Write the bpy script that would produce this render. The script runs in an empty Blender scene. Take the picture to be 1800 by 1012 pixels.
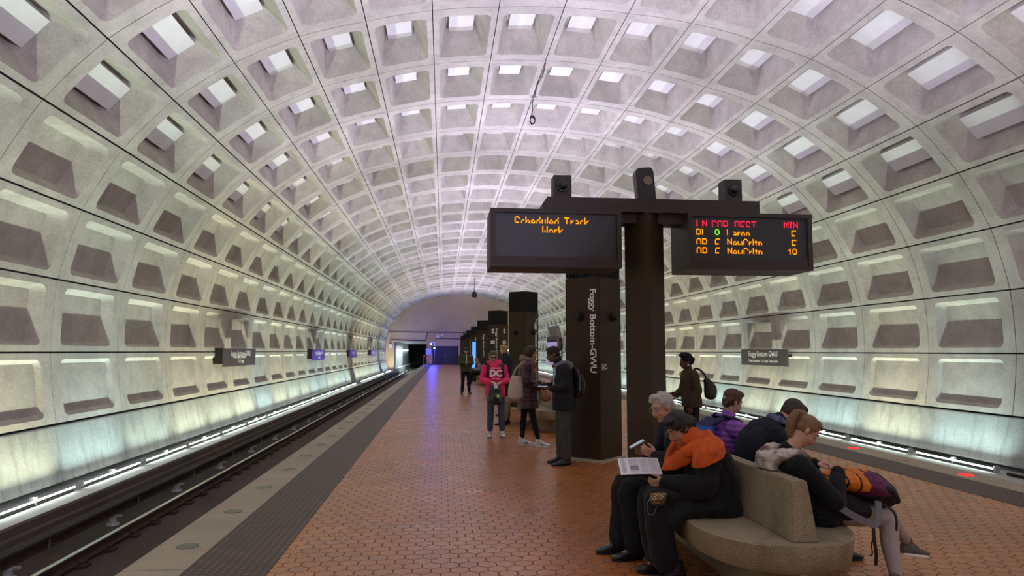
import bpy, bmesh, math, random
import numpy as np
from mathutils import Vector, Matrix, noise
random.seed(7)
scn = bpy.context.scene
PI = math.pi
V = Vector

EXPO = .22
WASH = 60
UP = 390
# ------------------------------------------------------------------ camera, exposure, world
cam_d = bpy.data.cameras.new('camera'); cam = bpy.data.objects.new('camera', cam_d)
scn.collection.objects.link(cam)
cam_d.sensor_width = 36; cam_d.lens = 24.5; cam_d.clip_end = 400; cam_d.clip_start = .05
def _cam():
    y, p, r = .0981, .0904, -.0014
    Ry = Matrix(((math.cos(y), 0, -math.sin(y)), (0, 1, 0), (math.sin(y), 0, math.cos(y))))
    Rx = Matrix(((1, 0, 0), (0, math.cos(p), -math.sin(p)), (0, math.sin(p), math.cos(p))))
    Rz = Matrix(((math.cos(r), -math.sin(r), 0), (math.sin(r), math.cos(r), 0), (0, 0, 1)))
    R = Rz @ Rx @ Ry
    r_, u_, f_ = [V((q[0], q[2], q[1])) for q in R]
    M = Matrix.Identity(4)
    for i in range(3):
        M[i][0] = r_[i]; M[i][1] = u_[i]; M[i][2] = -f_[i]
    M[0][3], M[1][3], M[2][3] = 0, 0, 1.6
    cam.matrix_world = M
_cam()
scn.camera = cam
vs = scn.view_settings
vs.view_transform = 'Standard'; vs.look = 'None'; vs.gamma = 1; vs.use_curve_mapping = False
vs.exposure = EXPO
scn.cycles.max_bounces = 8; scn.cycles.diffuse_bounces = 5; scn.cycles.glossy_bounces = 4
scn.cycles.use_denoising = True
scn.cycles.sample_clamp_indirect = 6
w = bpy.data.worlds.new('world'); scn.world = w; w.use_nodes = True
w.node_tree.nodes['Background'].inputs[0].default_value = (.5, .5, .55, 1)
w.node_tree.nodes['Background'].inputs[1].default_value = .02

# ------------------------------------------------------------------ helpers
def link(o, parent=None):
    scn.collection.objects.link(o)
    if parent is not None: o.parent = parent
    return o
def tag(o, label=None, cat=None, group=None, kind=None):
    for k, v in (('label', label), ('category', cat), ('group', group), ('kind', kind)):
        if v: o[k] = v
    return o
def empty(name, loc, label, cat, group=None, rz=0):
    o = bpy.data.objects.new(name, None); link(o); o.location = loc; o.rotation_euler = (0, 0, rz)
    return tag(o, label, cat, group)
def obj(name, bm, m, parent=None, smooth=None, loc=None):
    me = bpy.data.meshes.new(name)
    bmesh.ops.recalc_face_normals(bm, faces=bm.faces)
    bm.to_mesh(me); bm.free()
    for q in (m if isinstance(m, (list, tuple)) else [m]): me.materials.append(q)
    if smooth is not None:
        me.polygons.foreach_set('use_smooth', [True] * len(me.polygons))
        me.set_sharp_from_angle(angle=math.radians(smooth))
    o = bpy.data.objects.new(name, me); link(o, parent)
    if loc: o.location = loc
    return o
def dup(o, parent=None):
    c = o.copy(); scn.collection.objects.link(c); c.parent = parent
    for ch in list(o.children): dup(ch, c)
    return c
def box(bm, c, s, R=None, bev=0, mi=0):
    r = bmesh.ops.create_cube(bm, size=1)
    vs_ = r['verts']
    for v in vs_:
        v.co = V((v.co.x * s[0], v.co.y * s[1], v.co.z * s[2]))
    fs = {f for v in vs_ for f in v.link_faces}
    if bev:
        es = {e for v in vs_ for e in v.link_edges}
        rr = bmesh.ops.bevel(bm, geom=list(es), offset=bev, segments=2, affect='EDGES', profile=.6)
        vs_ = list({v for f in rr['faces'] for v in f.verts} | {v for v in vs_ if v.is_valid})
        fs = {f for v in vs_ for f in v.link_faces}
    for f in fs: f.material_index = mi
    for v in vs_:
        v.co = (R @ v.co if R is not None else v.co) + V(c)
def bx(x0, x1, y0, y1, z0, z1, bm=None, bev=0):
    bm = bm or bmesh.new()
    box(bm, ((x0 + x1) / 2, (y0 + y1) / 2, (z0 + z1) / 2), (abs(x1 - x0), abs(y1 - y0), abs(z1 - z0)), bev=bev)
    return bm
def cyl(bm, p0, p1, r0, r1=None, n=16, cap=True):
    p0, p1 = V(p0), V(p1); r1 = r0 if r1 is None else r1
    d = p1 - p0; q = d.to_track_quat('Z', 'Y').to_matrix()
    a = [bm.verts.new(p0 + q @ V((math.cos(t) * r0, math.sin(t) * r0, 0))) for t in [2 * PI * k / n for k in range(n)]]
    b = [bm.verts.new(p1 + q @ V((math.cos(t) * r1, math.sin(t) * r1, 0))) for t in [2 * PI * k / n for k in range(n)]]
    for k in range(n): bm.faces.new((a[k], a[(k + 1) % n], b[(k + 1) % n], b[k]))
    if cap: bm.faces.new(a[::-1]); bm.faces.new(b)
def sphere(bm, c, r, seg=16, ring=10, sc=(1, 1, 1)):
    rr = bmesh.ops.create_uvsphere(bm, u_segments=seg, v_segments=ring, radius=r)
    for v in rr['verts']: v.co = V((v.co.x * sc[0], v.co.y * sc[1], v.co.z * sc[2])) + V(c)
def prism(bm, pts, y0, y1, ax=1):
    """closed outline pts in the two other axes, extruded along axis ax"""
    def P(p, t):
        return V((p[0], t, p[1])) if ax == 1 else (V((t, p[0], p[1])) if ax == 0 else V((p[0], p[1], t)))
    a = [bm.verts.new(P(p, y0)) for p in pts]; b = [bm.verts.new(P(p, y1)) for p in pts]
    n = len(pts)
    for k in range(n): bm.faces.new((a[k], a[(k + 1) % n], b[(k + 1) % n], b[k]))
    bm.faces.new(a[::-1]); bm.faces.new(b)
def curve_tube(pts, r, n=8, smooth=True):
    """round tube through points, returns bmesh"""
    bm = bmesh.new(); pts = [V(p) for p in pts]
    if smooth and len(pts) > 2: pts = catmull(pts, 5)
    rings = []; up = V((0, 0, 1))
    for i, p in enumerate(pts):
        t = (pts[min(i + 1, len(pts) - 1)] - pts[max(i - 1, 0)]).normalized()
        s = t.cross(up)
        if s.length < .05: s = t.cross(V((1, 0, 0)))
        s.normalize(); u = s.cross(t)
        rings.append([bm.verts.new(p + (s * math.cos(a) + u * math.sin(a)) * r) for a in [2 * PI * k / n for k in range(n)]])
    for A, B in zip(rings, rings[1:]):
        for k in range(n): bm.faces.new((A[k], A[(k + 1) % n], B[(k + 1) % n], B[k]))
    bm.faces.new(rings[0][::-1]); bm.faces.new(rings[-1])
    return bm
def catmull(P, n):
    out = []
    for i in range(len(P) - 1):
        a, b, c, d = P[max(i - 1, 0)], P[i], P[i + 1], P[min(i + 2, len(P) - 1)]
        for k in range(n):
            t = k / n
            out.append(.5 * ((2 * b) + (c - a) * t + (2 * a - 5 * b + 4 * c - d) * t * t + (3 * b - a - 3 * c + d) * t ** 3))
    out.append(P[-1]); return out
def text(name, body, size, m, parent, loc, rot, ext=.002, align='CENTER', spacing=1, xs=1, off=0):
    cu = bpy.data.curves.new(name, 'FONT'); cu.body = body; cu.size = size; cu.extrude = ext
    cu.align_x = align; cu.align_y = 'CENTER'; cu.space_character = spacing; cu.resolution_u = 3; cu.offset = off
    t = bpy.data.objects.new(name, cu); scn.collection.objects.link(t)
    dg = bpy.context.evaluated_depsgraph_get(); dg.update()
    me = bpy.data.meshes.new_from_object(t.evaluated_get(dg)); bpy.data.objects.remove(t)
    me.materials.clear(); me.materials.append(m)
    me.transform(Matrix.Diagonal((xs, 1, 1, 1)))
    o = bpy.data.objects.new(name, me); link(o, parent); o.location = loc; o.rotation_euler = rot
    return o

# ------------------------------------------------------------------ materials
class NT:
    def __init__(s, name):
        s.m = bpy.data.materials.new(name); s.m.use_nodes = True; s.t = s.m.node_tree
        s.b = s.t.nodes['Principled BSDF']
    def n(s, typ, **kw):
        q = s.t.nodes.new('ShaderNode' + typ)
        for k, v in kw.items():
            if k.startswith('i_'):
                i = k[2:]; i = int(i) if i.isdigit() else i.replace('_', ' ')
                if isinstance(v, bpy.types.NodeSocket): s.t.links.new(v, q.inputs[i])
                else: q.inputs[i].default_value = v
            else: setattr(q, k, v)
        return q
    def l(s, a, b): s.t.links.new(a, b)
    def pos(s): return s.n('NewGeometry').outputs['Position']
    def obj(s): return s.n('TexCoord').outputs['Object']
    def noise(s, vec, scale, detail=4, rough=.55, stretch=None):
        if stretch: vec = s.n('VectorMath', operation='MULTIPLY', i_0=vec, i_1=stretch).outputs[0]
        return s.n('TexNoise', i_Vector=vec, i_Scale=scale, i_Detail=detail, i_Roughness=rough).outputs['Fac']
    def ramp(s, f, stops):
        r = s.n('ValToRGB', i_Fac=f); e = r.color_ramp.elements
        while len(e) < len(stops): e.new(.5)
        for q, (p, c) in zip(e, stops): q.position = p; q.color = (*c, 1) if len(c) == 3 else c
        return r.outputs[0]
    def mix(s, f, a, b, mode='MIX'):
        q = s.n('Mix', data_type='RGBA', blend_type=mode); 
        for sock, v in ((q.inputs[0], f), (q.inputs[6], a), (q.inputs[7], b)):
            if isinstance(v, bpy.types.NodeSocket): s.l(v, sock)
            else: sock.default_value = v if not isinstance(v, tuple) or len(v) == 4 else (*v, 1)
        return q.outputs[2]
    def math(s, op, a, b=0, c=0):
        q = s.n('Math', operation=op)
        for i, v in enumerate((a, b, c)):
            if isinstance(v, bpy.types.NodeSocket): s.l(v, q.inputs[i])
            else: q.inputs[i].default_value = v
        return q.outputs[0]
    def bump(s, h, st=.3, dist=.01):
        b = s.n('Bump', i_Height=h, i_Strength=st, i_Distance=dist); s.l(b.outputs[0], s.b.inputs['Normal'])
    def base(s, c, rough=.6, metal=0, spec=None):
        if isinstance(c, bpy.types.NodeSocket): s.l(c, s.b.inputs['Base Color'])
        else: s.b.inputs['Base Color'].default_value = (*c, 1)
        if isinstance(rough, bpy.types.NodeSocket): s.l(rough, s.b.inputs['Roughness'])
        else: s.b.inputs['Roughness'].default_value = rough
        s.b.inputs['Metallic'].default_value = metal
        if spec is not None: s.b.inputs['Specular IOR Level'].default_value = spec
        return s.m
def sc(c, k): return tuple(min(1, x * k) for x in c)
def plain(name, c, rough=.5, metal=0, spec=None, var=.15, scale=6, bump=0, bscale=120):
    t = NT(name); p = t.obj()
    col = t.ramp(t.noise(p, scale), [(.3, sc(c, 1 - var)), (.7, sc(c, 1 + var))])
    t.base(col, rough, metal, spec)
    if bump: t.bump(t.noise(p, bscale, 2), bump, .004)
    return t.m
def emit(name, c, st):
    t = NT(name); t.base((0, 0, 0), 1, 0, 0)
    t.b.inputs['Emission Color'].default_value = (*c, 1); t.b.inputs['Emission Strength'].default_value = st
    return t.m
def concrete(name, c, var=.22, stain=.35, stretch=(1, 1, 1), rough=.85, streak=False, fine=.12):
    t = NT(name); p = t.pos()
    big = t.noise(p, .55, 5, .6, stretch); med = t.noise(p, 2.4, 6, .65, stretch); fin = t.noise(p, 26, 3)
    col = t.ramp(big, [(.25, sc(c, 1 - var)), (.75, sc(c, 1 + var))])
    col = t.mix(t.math('MULTIPLY', t.ramp(med, [(.42, (0, 0, 0)), (.7, (1, 1, 1))]), stain), col, sc(c, .55))
    col = t.mix(fine, col, t.ramp(fin, [(.35, (.25, .25, .25)), (.65, (1, 1, 1))]), 'OVERLAY')
    if streak:
        st = t.noise(p, 3.0, 4, .6, (1.2, 1.6, .12))
        col = t.mix(t.math('MULTIPLY', t.ramp(st, [(.5, (0, 0, 0)), (.68, (1, 1, 1))]), .5), col, sc(c, .5))
    t.base(col, rough); t.bump(t.math('ADD', fin, med), .25, .006)
    return t.m
M = {}
M['vault'] = concrete('vault_concrete', (.455, .42, .36), var=.24, stain=.5)
M['base_panel'] = concrete('base_wall_concrete', (.35, .365, .335), var=.15, stain=.4, streak=True)
M['end_wall'] = concrete('end_wall_concrete', (.62, .46, .31), var=.12, stain=.25)
M['walk'] = concrete('safety_walk_concrete', (.45, .46, .44), var=.1, stain=.3)
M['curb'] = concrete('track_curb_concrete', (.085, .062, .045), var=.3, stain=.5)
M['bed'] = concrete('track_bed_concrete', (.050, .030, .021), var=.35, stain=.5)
M['groove'] = plain('joint_dirt', (.035, .03, .027), .95)
M['acoustic'] = plain('acoustic_panel_cover', (.72, .72, .66), .8, var=.04, scale=3, bump=.2, bscale=60)
M['rail'] = plain('rusty_rail_steel', (.05, .03, .02), .8, 0, .2)
M['railtop'] = plain('polished_rail_head', (.55, .53, .50), .22, 1, var=.05)
M['insulator'] = plain('porcelain', (.35, .34, .33), .4)
M['cover'] = plain('cover_board', (.022, .015, .011), .8, 0, .15)
M['bronze'] = plain('bronze_panel', (.040, .024, .011), .42, 0, .22, var=.18, scale=2)
M['bronze_dark'] = plain('dark_bronze_louvre', (.010, .008, .006), .5, .2)
M['sign_case'] = plain('sign_case_bronze', (.036, .026, .020), .5, 0, .3, var=.1)
M['black'] = plain('black_plastic', (.008, .008, .009), .35)
M['screen'] = plain('unlit_led_matrix', (.016, .017, .016), .45)
M['white'] = plain('white_lettering', (.85, .85, .84), .5, var=.03)
M['steel'] = plain('galvanised_steel', (.3, .3, .31), .4, .8)
M['sign_face'] = plain('brown_sign_face', (.075, .06, .055), .45, var=.05)
M['violet_lit_face'] = plain('brown_sign_face_violet_lit', (.13, .05, .38), .45, var=.05)  # brown face again, violet reflected light painted into its colour for far boards
M['door'] = plain('dark_painted_door', (.03, .028, .05), .45)
M['amber'] = emit('amber_led', (1, .27, .0), 1.7)
M['redled'] = emit('red_led', (1, .012, .05), 1.7)
M['greenled'] = emit('green_led', (.25, .8, .01), 1.2)
M['bluelamp'] = emit('blue_lamp', (.05, .07, 1), 22)
M['tube'] = emit('fluorescent_tube', (.88, 1, .95), 14)
M['poster'] = emit('backlit_poster', (.55, .40, .75), .55)
M['bluescreen'] = emit('lit_blue_screen', (.12, .35, 1), 1.2)
M['redlamp'] = emit('red_lamp', (1, .02, .02), 2.2)

def _granite():
    t = NT('granite_edge'); p = t.pos()
    big = t.noise(p, 1.2, 4); f = t.noise(p, 90, 2)
    col = t.ramp(big, [(.3, (.27, .23, .16)), (.7, (.36, .31, .22))])
    col = t.mix(.35, col, t.ramp(f, [(.4, (.2, .18, .15)), (.6, (.75, .7, .6))]), 'OVERLAY')
    # slab joints every 1.83 m
    y = t.n('SeparateXYZ', i_0=p).outputs[1]
    j = t.math('PINGPONG', y, .915); e = t.math('LESS_THAN', j, .006)
    col = t.mix(e, col, (.06, .05, .04))
    t.base(col, .55); t.bump(f, .15, .002); return t.m
M['granite'] = _granite()
def _tactile():
    t = NT('tactile_domes'); p = t.pos()
    q = t.n('VectorMath', operation='MODULO', i_0=t.n('VectorMath', operation='ADD', i_0=p, i_1=(100, 100, 0)).outputs[0], i_1=(.06, .06, 10)).outputs[0]
    d = t.n('VectorMath', operation='SUBTRACT', i_0=q, i_1=(.03, .03, 0)).outputs[0]
    d = t.n('VectorMath', operation='MULTIPLY', i_0=d, i_1=(1, 1, 0)).outputs[0]
    L = t.n('VectorMath', operation='LENGTH', i_0=d).outputs['Value']
    h = t.math('SMOOTH_MIN', t.math('SUBTRACT', 1, t.math('DIVIDE', L, .019)), .35, .1)
    h = t.math('MAXIMUM', h, 0)
    var = t.noise(p, 1.5, 3)
    col = t.mix(t.math('MULTIPLY', h, 2.4), t.ramp(var, [(.3, (.042, .024, .016)), (.7, (.055, .032, .021))]), t.ramp(var, [(.3, (.14, .09, .066)), (.7, (.17, .11, .08))]))
    x = t.n('SeparateXYZ', i_0=p).outputs[1]
    j = t.math('LESS_THAN', t.math('PINGPONG', x, .305), .004)
    col = t.mix(j, col, (.02, .015, .012))
    t.base(col, .55); t.bump(h, .9, .006); return t.m
M['tactile'] = _tactile()
def _tiles():
    t = NT('hexagonal_quarry_tiles'); p = t.pos()
    W = .139
    q = t.n('VectorMath', operation='SCALE', i_0=t.n('VectorMath', operation='ADD', i_0=p, i_1=(139, 139 * 1.7320508, 0)).outputs[0]); q.inputs['Scale'].default_value = 1 / W
    q = t.n('VectorMath', operation='MULTIPLY', i_0=q.outputs[0], i_1=(1, 1, 0)).outputs[0]
    S = (1, 1.7320508, 1)
    def cell(off):
        a = t.n('VectorMath', operation='ADD', i_0=q, i_1=off).outputs[0]
        a = t.n('VectorMath', operation='MODULO', i_0=a, i_1=S).outputs[0]
        return t.n('VectorMath', operation='SUBTRACT', i_0=a, i_1=(.5, .8660254, 0)).outputs[0]
    a, b = cell((0, 0, 0)), cell((.5, .8660254, 0))
    la = t.n('VectorMath', operation='LENGTH', i_0=a).outputs['Value']; lb = t.n('VectorMath', operation='LENGTH', i_0=b).outputs['Value']
    g = t.n('Mix', data_type='VECTOR'); t.l(t.math('LESS_THAN', lb, la), g.inputs[0]); t.l(a, g.inputs[4]); t.l(b, g.inputs[5]); g = g.outputs[1]
    ab = t.n('VectorMath', operation='ABSOLUTE', i_0=g).outputs[0]
    hd = t.n('VectorMath', operation='DOT_PRODUCT', i_0=ab, i_1=(.5, .8660254, 0)).outputs['Value']
    hx = t.n('SeparateXYZ', i_0=ab).outputs[0]
    edge = t.math('SUBTRACT', .5, t.math('MAXIMUM', hd, hx))
    cid = t.n('VectorMath', operation='SUBTRACT', i_0=q, i_1=g).outputs[0]
    cid = t.n('VectorMath', operation='MULTIPLY_ADD', i_0=cid, i_1=(2, 1.1547005, 0), i_2=(.5, .5, .5)).outputs[0]
    cid = t.n('VectorMath', operation='FLOOR', i_0=cid).outputs[0]
    wn = t.n('TexWhiteNoise', i_Vector=cid)
    col = t.ramp(wn.outputs['Value'], [(0, (.36, .12, .026)), (.35, (.44, .155, .034)), (.7, (.41, .145, .038)), (1, (.35, .145, .062))])
    dirt = t.noise(p, .7, 5)
    col = t.mix(t.math('MULTIPLY', t.ramp(dirt, [(.4, (0, 0, 0)), (.7, (1, 1, 1))]), .35), col, (.16, .07, .035))
    jm = t.n('MapRange', interpolation_type='SMOOTHSTEP', i_Value=edge, i_1=.012, i_2=.03)
    j = t.n('MapRange', i_0=edge, i_1=.016, i_2=.036, i_3=1, i_4=0).outputs[0]
    col = t.mix(t.math('MULTIPLY', j, .8), col, (.04, .018, .010))
    tilt = t.n('Mix', data_type='RGBA'); 
    r = t.ramp(t.noise(p, 3, 3), [(.3, (.25, .25, .25)), (.7, (.36, .36, .36))])
    rg = t.math('ADD', t.n('SeparateColor', i_0=r).outputs[0], t.math('MULTIPLY', j, .5)); t.base(col, rg)
    t.l(t.math('MULTIPLY_ADD', j, -.6, .7), t.b.inputs['Specular IOR Level'])
    hh = t.math('ADD', t.n('MapRange', i_0=edge, i_1=.005, i_2=.05, i_3=0, i_4=1).outputs[0], t.math('MULTIPLY', t.noise(p, 30, 2), .25))
    # each tile lies at a slightly different angle
    sl = t.n('VectorMath', operation='SUBTRACT', i_0=wn.outputs['Color'], i_1=(.5, .5, .5)).outputs[0]
    tl = t.n('VectorMath', operation='DOT_PRODUCT', i_0=sl, i_1=g).outputs['Value']
    t.bump(hh, .35, .004)
    return t.m
M['tiles'] = _tiles()
def _bench():
    t = NT('exposed_aggregate'); p = t.obj()
    f = t.noise(p, 150, 3, .7); v = t.n('TexVoronoi', i_Vector=p, i_Scale=110).outputs['Distance']
    col = t.ramp(f, [(.35, (.17, .135, .075)), (.5, (.26, .21, .125)), (.68, (.40, .33, .21))])
    st = t.noise(p, 3.0, 4, .6, (1, 1, .4))
    col = t.mix(t.math('MULTIPLY', t.ramp(st, [(.48, (0, 0, 0)), (.66, (1, 1, 1))]), .45), col, (.07, .055, .04))
    t.base(col, .75); t.bump(t.math('ADD', f, v), .5, .004); return t.m
M['bench'] = _bench()

# ------------------------------------------------------------------ station frame: y runs along the tracks, CX is the vault's axis
CX = 2.369; SU = 9.313; RIB0 = 13.36; DZ = 2.607
JX = [.991, 1.010, 1.005, .967, .897, .803, .687, .559, .423, .284, .142, 0]
JY = [.117, .254, .396, .534, .659, .764, .847, .909, .948, .979, .994, 1.0]
def joint(i):
    s = -1 if i <= 11 else 1; k = i if i <= 11 else 22 - i
    return V((CX + s * SU * JX[k], 0, 1.6 + SU * (JY[k] - .2576)))
J0, J1 = -13, 28
YB, YE = RIB0 + J0 * DZ, RIB0 + J1 * DZ
def mir(x, s): return CX + s * x          # s=-1 left track, +1 right track

# ------------------------------------------------------------------ lights
def area(name, loc, sx, sy, power, col, d, spread=PI):
    L = bpy.data.lights.new(name, 'AREA'); L.shape = 'RECTANGLE'; L.size = sx; L.size_y = sy
    L.energy = power; L.color = col; L.spread = spread
    o = bpy.data.objects.new(name, L); link(o); o.location = loc
    z = -V(d).normalized(); yv = V((0, 1, 0)); xv = yv.cross(z).normalized(); yv = z.cross(xv)
    o.rotation_euler = Matrix((xv, yv, z)).transposed().to_euler()
    return o
TINT = [(.70, .95, .95), (.86, 1, .82), (.96, 1, .74), (.82, 1, .86)]
OFF = {(-1, 15), (-1, 24), (1, -2), (1, -1)}
for s in (-1, 1):
    for j in range(-9, 28):
        if (s, j) in OFF: continue
        y = RIB0 + j * DZ + DZ / 2 - .25
        rnd = random.Random(j * 7 + s)
        area('wall_wash_light', (mir(8.66, s), y, -.715), .045, DZ - .30, WASH * rnd.choice((.85, 1, 1, 1.12)), rnd.choice(TINT), (-s * .05, 0, 1), math.radians(132))
PYL = [10.49 + 9.33 * k for k in range(-3, 8)]
for y in PYL:
    for s in (-1, 1): area('pylon_uplight', (2.28 + s * .06, y, 3.18), .08, .34, UP, (.72, .66, 1.0), (s * 1.0, 0, .8))
# tunnel lamps
area('tunnel_light', (mir(6.9, -1), YE + 10, 2.0), 1.0, 14, 420, (.75, .9, 1), (-.3, 0, -1))
area('tunnel_light', (mir(6.9, 1), YE + 10, 2.0), 1.0, 14, 60, (.75, .9, 1), (.3, 0, -1))

# ------------------------------------------------------------------ vault
def rrect(u0, u1, v0, v1, r, n=4):
    """24 or so points round a rounded rectangle, with a middle point on each side"""
    out = []
    for (cu, cv, a0) in ((u1 - r, v1 - r, 0), (u0 + r, v1 - r, 90), (u0 + r, v0 + r, 180), (u1 - r, v0 + r, 270)):
        for k in range(n + 1):
            a = math.radians(a0 + 90 * k / n); out.append((cu + r * math.cos(a), cv + r * math.sin(a)))
        if a0 == 0: out.append(((u0 + u1) / 2, v1))
        if a0 == 90: out.append((u0, (v0 + v1) / 2))
        if a0 == 180: out.append(((u0 + u1) / 2, v0))
        if a0 == 270: out.append((u1, (v0 + v1) / 2))
    return out
def srect(u0, u1, v0, v1, r, n=4):
    out = []
    for (cu, cv, q) in ((u1, v1, 0), (u0, v1, 1), (u0, v0, 2), (u1, v0, 3)):
        a = [((0, -1), (-1, 0)), ((1, 0), (0, -1)), ((0, 1), (1, 0)), ((-1, 0), (0, 1))][q]
        for k in range(n + 1):
            t = k / n - .5
            d = a[0] if t < 0 else a[1]
            f = abs(t) * 2 * r
            out.append((cu + d[0] * f, cv + d[1] * f))
        if q == 0: out.append(((u0 + u1) / 2, v1))
        if q == 1: out.append((u0, (v0 + v1) / 2))
        if q == 2: out.append(((u0 + u1) / 2, v0))
        if q == 3: out.append((u1, (v0 + v1) / 2))
    return out
DEPTH = {0: .075, 1: .21, 2: .28, 3: .34}
def cellframe(i, j):
    a, b = joint(i), joint(i + 1); t = b - a; L = t.length; t = t / L
    n_out = V((-t.z, 0, t.x))
    mid = (a + b) / 2
    if n_out.dot(mid - V((CX, 0, 0))) < 0: n_out = -n_out
    y0 = RIB0 + j * DZ
    def P(u, v, d):
        return a + t * v + n_out * (d + v * (L - v) / (2 * SU)) + V((0, y0 + u, 0))
    return P, L
def vault_part(rows):
    verts, faces, mi = [], [], []
    for i in rows:
        k = min(i, 21 - i); D = DEPTH.get(k, .62)
        for j in range(J0, J1):
            P, L = cellframe(i, j); g = .016 if k < 5 else .009; gu = .011
            up_v = 1 if i < 11 else 0       # which side of the cell is the lower one
            lo, hi = (.06, .05) if k == 0 else ((.05, .08) if k == 1 else (.06, .12) if k == 2 else (.06, .15) if k == 3 else (.20, .20))
            if k == 0: lo = .07
            a_, b_ = (lo, hi) if i < 11 else (hi, lo)
            su = (.06, .09, .12, .15)[k] if k < 4 else .22
            mv, mu = .14, .33
            rings = [([(u, v) for u, v in srect(0, DZ, 0, L, .4)], .06),
                     (srect(gu, DZ - gu, g, L - g, .4), .06),
                     (srect(gu, DZ - gu, g, L - g, .4), 0),
                     (rrect(mu - .015, DZ - mu + .015, mv - .015, L - mv + .015, .14), 0),
                     (rrect(mu, DZ - mu, mv, L - mv, .125), .02),
                     (rrect(mu + su, DZ - mu - su, mv + a_, L - mv - b_, .07), D)]
            b0 = len(verts); n = len(rings[0][0])
            for pts, d in rings:
                for u, v in pts: verts.append(P(u, v, d))
            for r in range(len(rings) - 1):
                for q in range(n):
                    q2 = (q + 1) % n
                    faces.append((b0 + r * n + q, b0 + r * n + q2, b0 + (r + 1) * n + q2, b0 + (r + 1) * n + q)); mi.append(1 if r == 0 else 0)
            faces.append(tuple(b0 + (len(rings) - 1) * n + q for q in range(n))); mi.append(0)
    return verts, faces, mi
def pymesh(name, verts, faces, mats, mi=None, smooth=None, parent=None):
    me = bpy.data.meshes.new(name); me.from_pydata([tuple(v) for v in verts], [], faces); me.update()
    for m in mats: me.materials.append(m)
    if mi is not None: me.polygons.foreach_set('material_index', mi)
    if smooth:
        me.polygons.foreach_set('use_smooth', [True] * len(me.polygons)); me.set_sharp_from_angle(angle=math.radians(smooth))
    o = bpy.data.objects.new(name, me); return link(o, parent)
for nm, rows in (('wall_left', range(0, 4)), ('ceiling', range(4, 18)), ('wall_right', range(18, 22))):
    v_, f_, m_ = vault_part(rows)
    tag(pymesh(nm, v_, f_, [M['vault'], M['groove']], m_, 28), {'wall_left': 'left side of the coffered concrete vault', 'ceiling': 'coffered concrete vault over the platform', 'wall_right': 'right side of the coffered concrete vault'}[nm], kind='structure')

# acoustic panels in the coffers
def panel_verts(i, j):
    P, L = cellframe(i, j); k = min(i, 21 - i); PF = .42 if k < 6 else .47 if k == 6 else .52; PT = .60 - PF
    u0, u1 = .33 + .20, DZ - .33 - .15; v0, v1 = L / 2 - .275, L / 2 + .275
    return [P(u, v, d) for d in (PF, PF + PT) for u, v in ((u0, v0), (u1, v0), (u1, v1), (u0, v1))]
PFACES = [(0, 1, 2, 3), (7, 6, 5, 4), (0, 4, 5, 1), (1, 5, 6, 2), (2, 6, 7, 3), (3, 7, 4, 0)]
cells = []
ci = cam.matrix_world.inverted()
for i in range(4, 18):
    for j in range(J0, J1):
        P, L = cellframe(i, j); c = P(DZ / 2, L / 2, .2); q = ci @ c
        vis = q.z < -1 and abs(q.x / q.z) < .80 and -.44 < (q.y / -q.z) < .46
        cells.append((not vis, c.length, i, j))
cells.sort()
me = bpy.data.meshes.new('acoustic_panel')
protos = {}
for n, (nv, dist, i, j) in enumerate(cells[:300]):
    if i not in protos:
        pv = panel_verts(i, 0); c0 = sum(pv, V()) / 8
        mm = bpy.data.meshes.new('acoustic_panel'); mm.from_pydata([tuple(v - c0) for v in pv], [], PFACES); mm.materials.append(M['acoustic'])
        protos[i] = (mm, c0)
    mm, c0 = protos[i]
    o = bpy.data.objects.new('acoustic_panel', mm); link(o); o.location = c0 + V((0, j * DZ, 0))
    tag(o, 'pale acoustic panel set deep in a coffer of the nearer vault', 'panel', 'acoustic panels in the ceiling coffers')
v_, f_ = [], []
for nv, dist, i, j in cells[300:]:
    b0 = len(v_); v_ += panel_verts(i, j); f_ += [tuple(b0 + q for q in f) for f in PFACES]
tag(pymesh('acoustic_panel', v_, f_, [M['acoustic']]), 'small pale acoustic panels in the coffers far down the vault', 'panel', kind='stuff')

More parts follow.
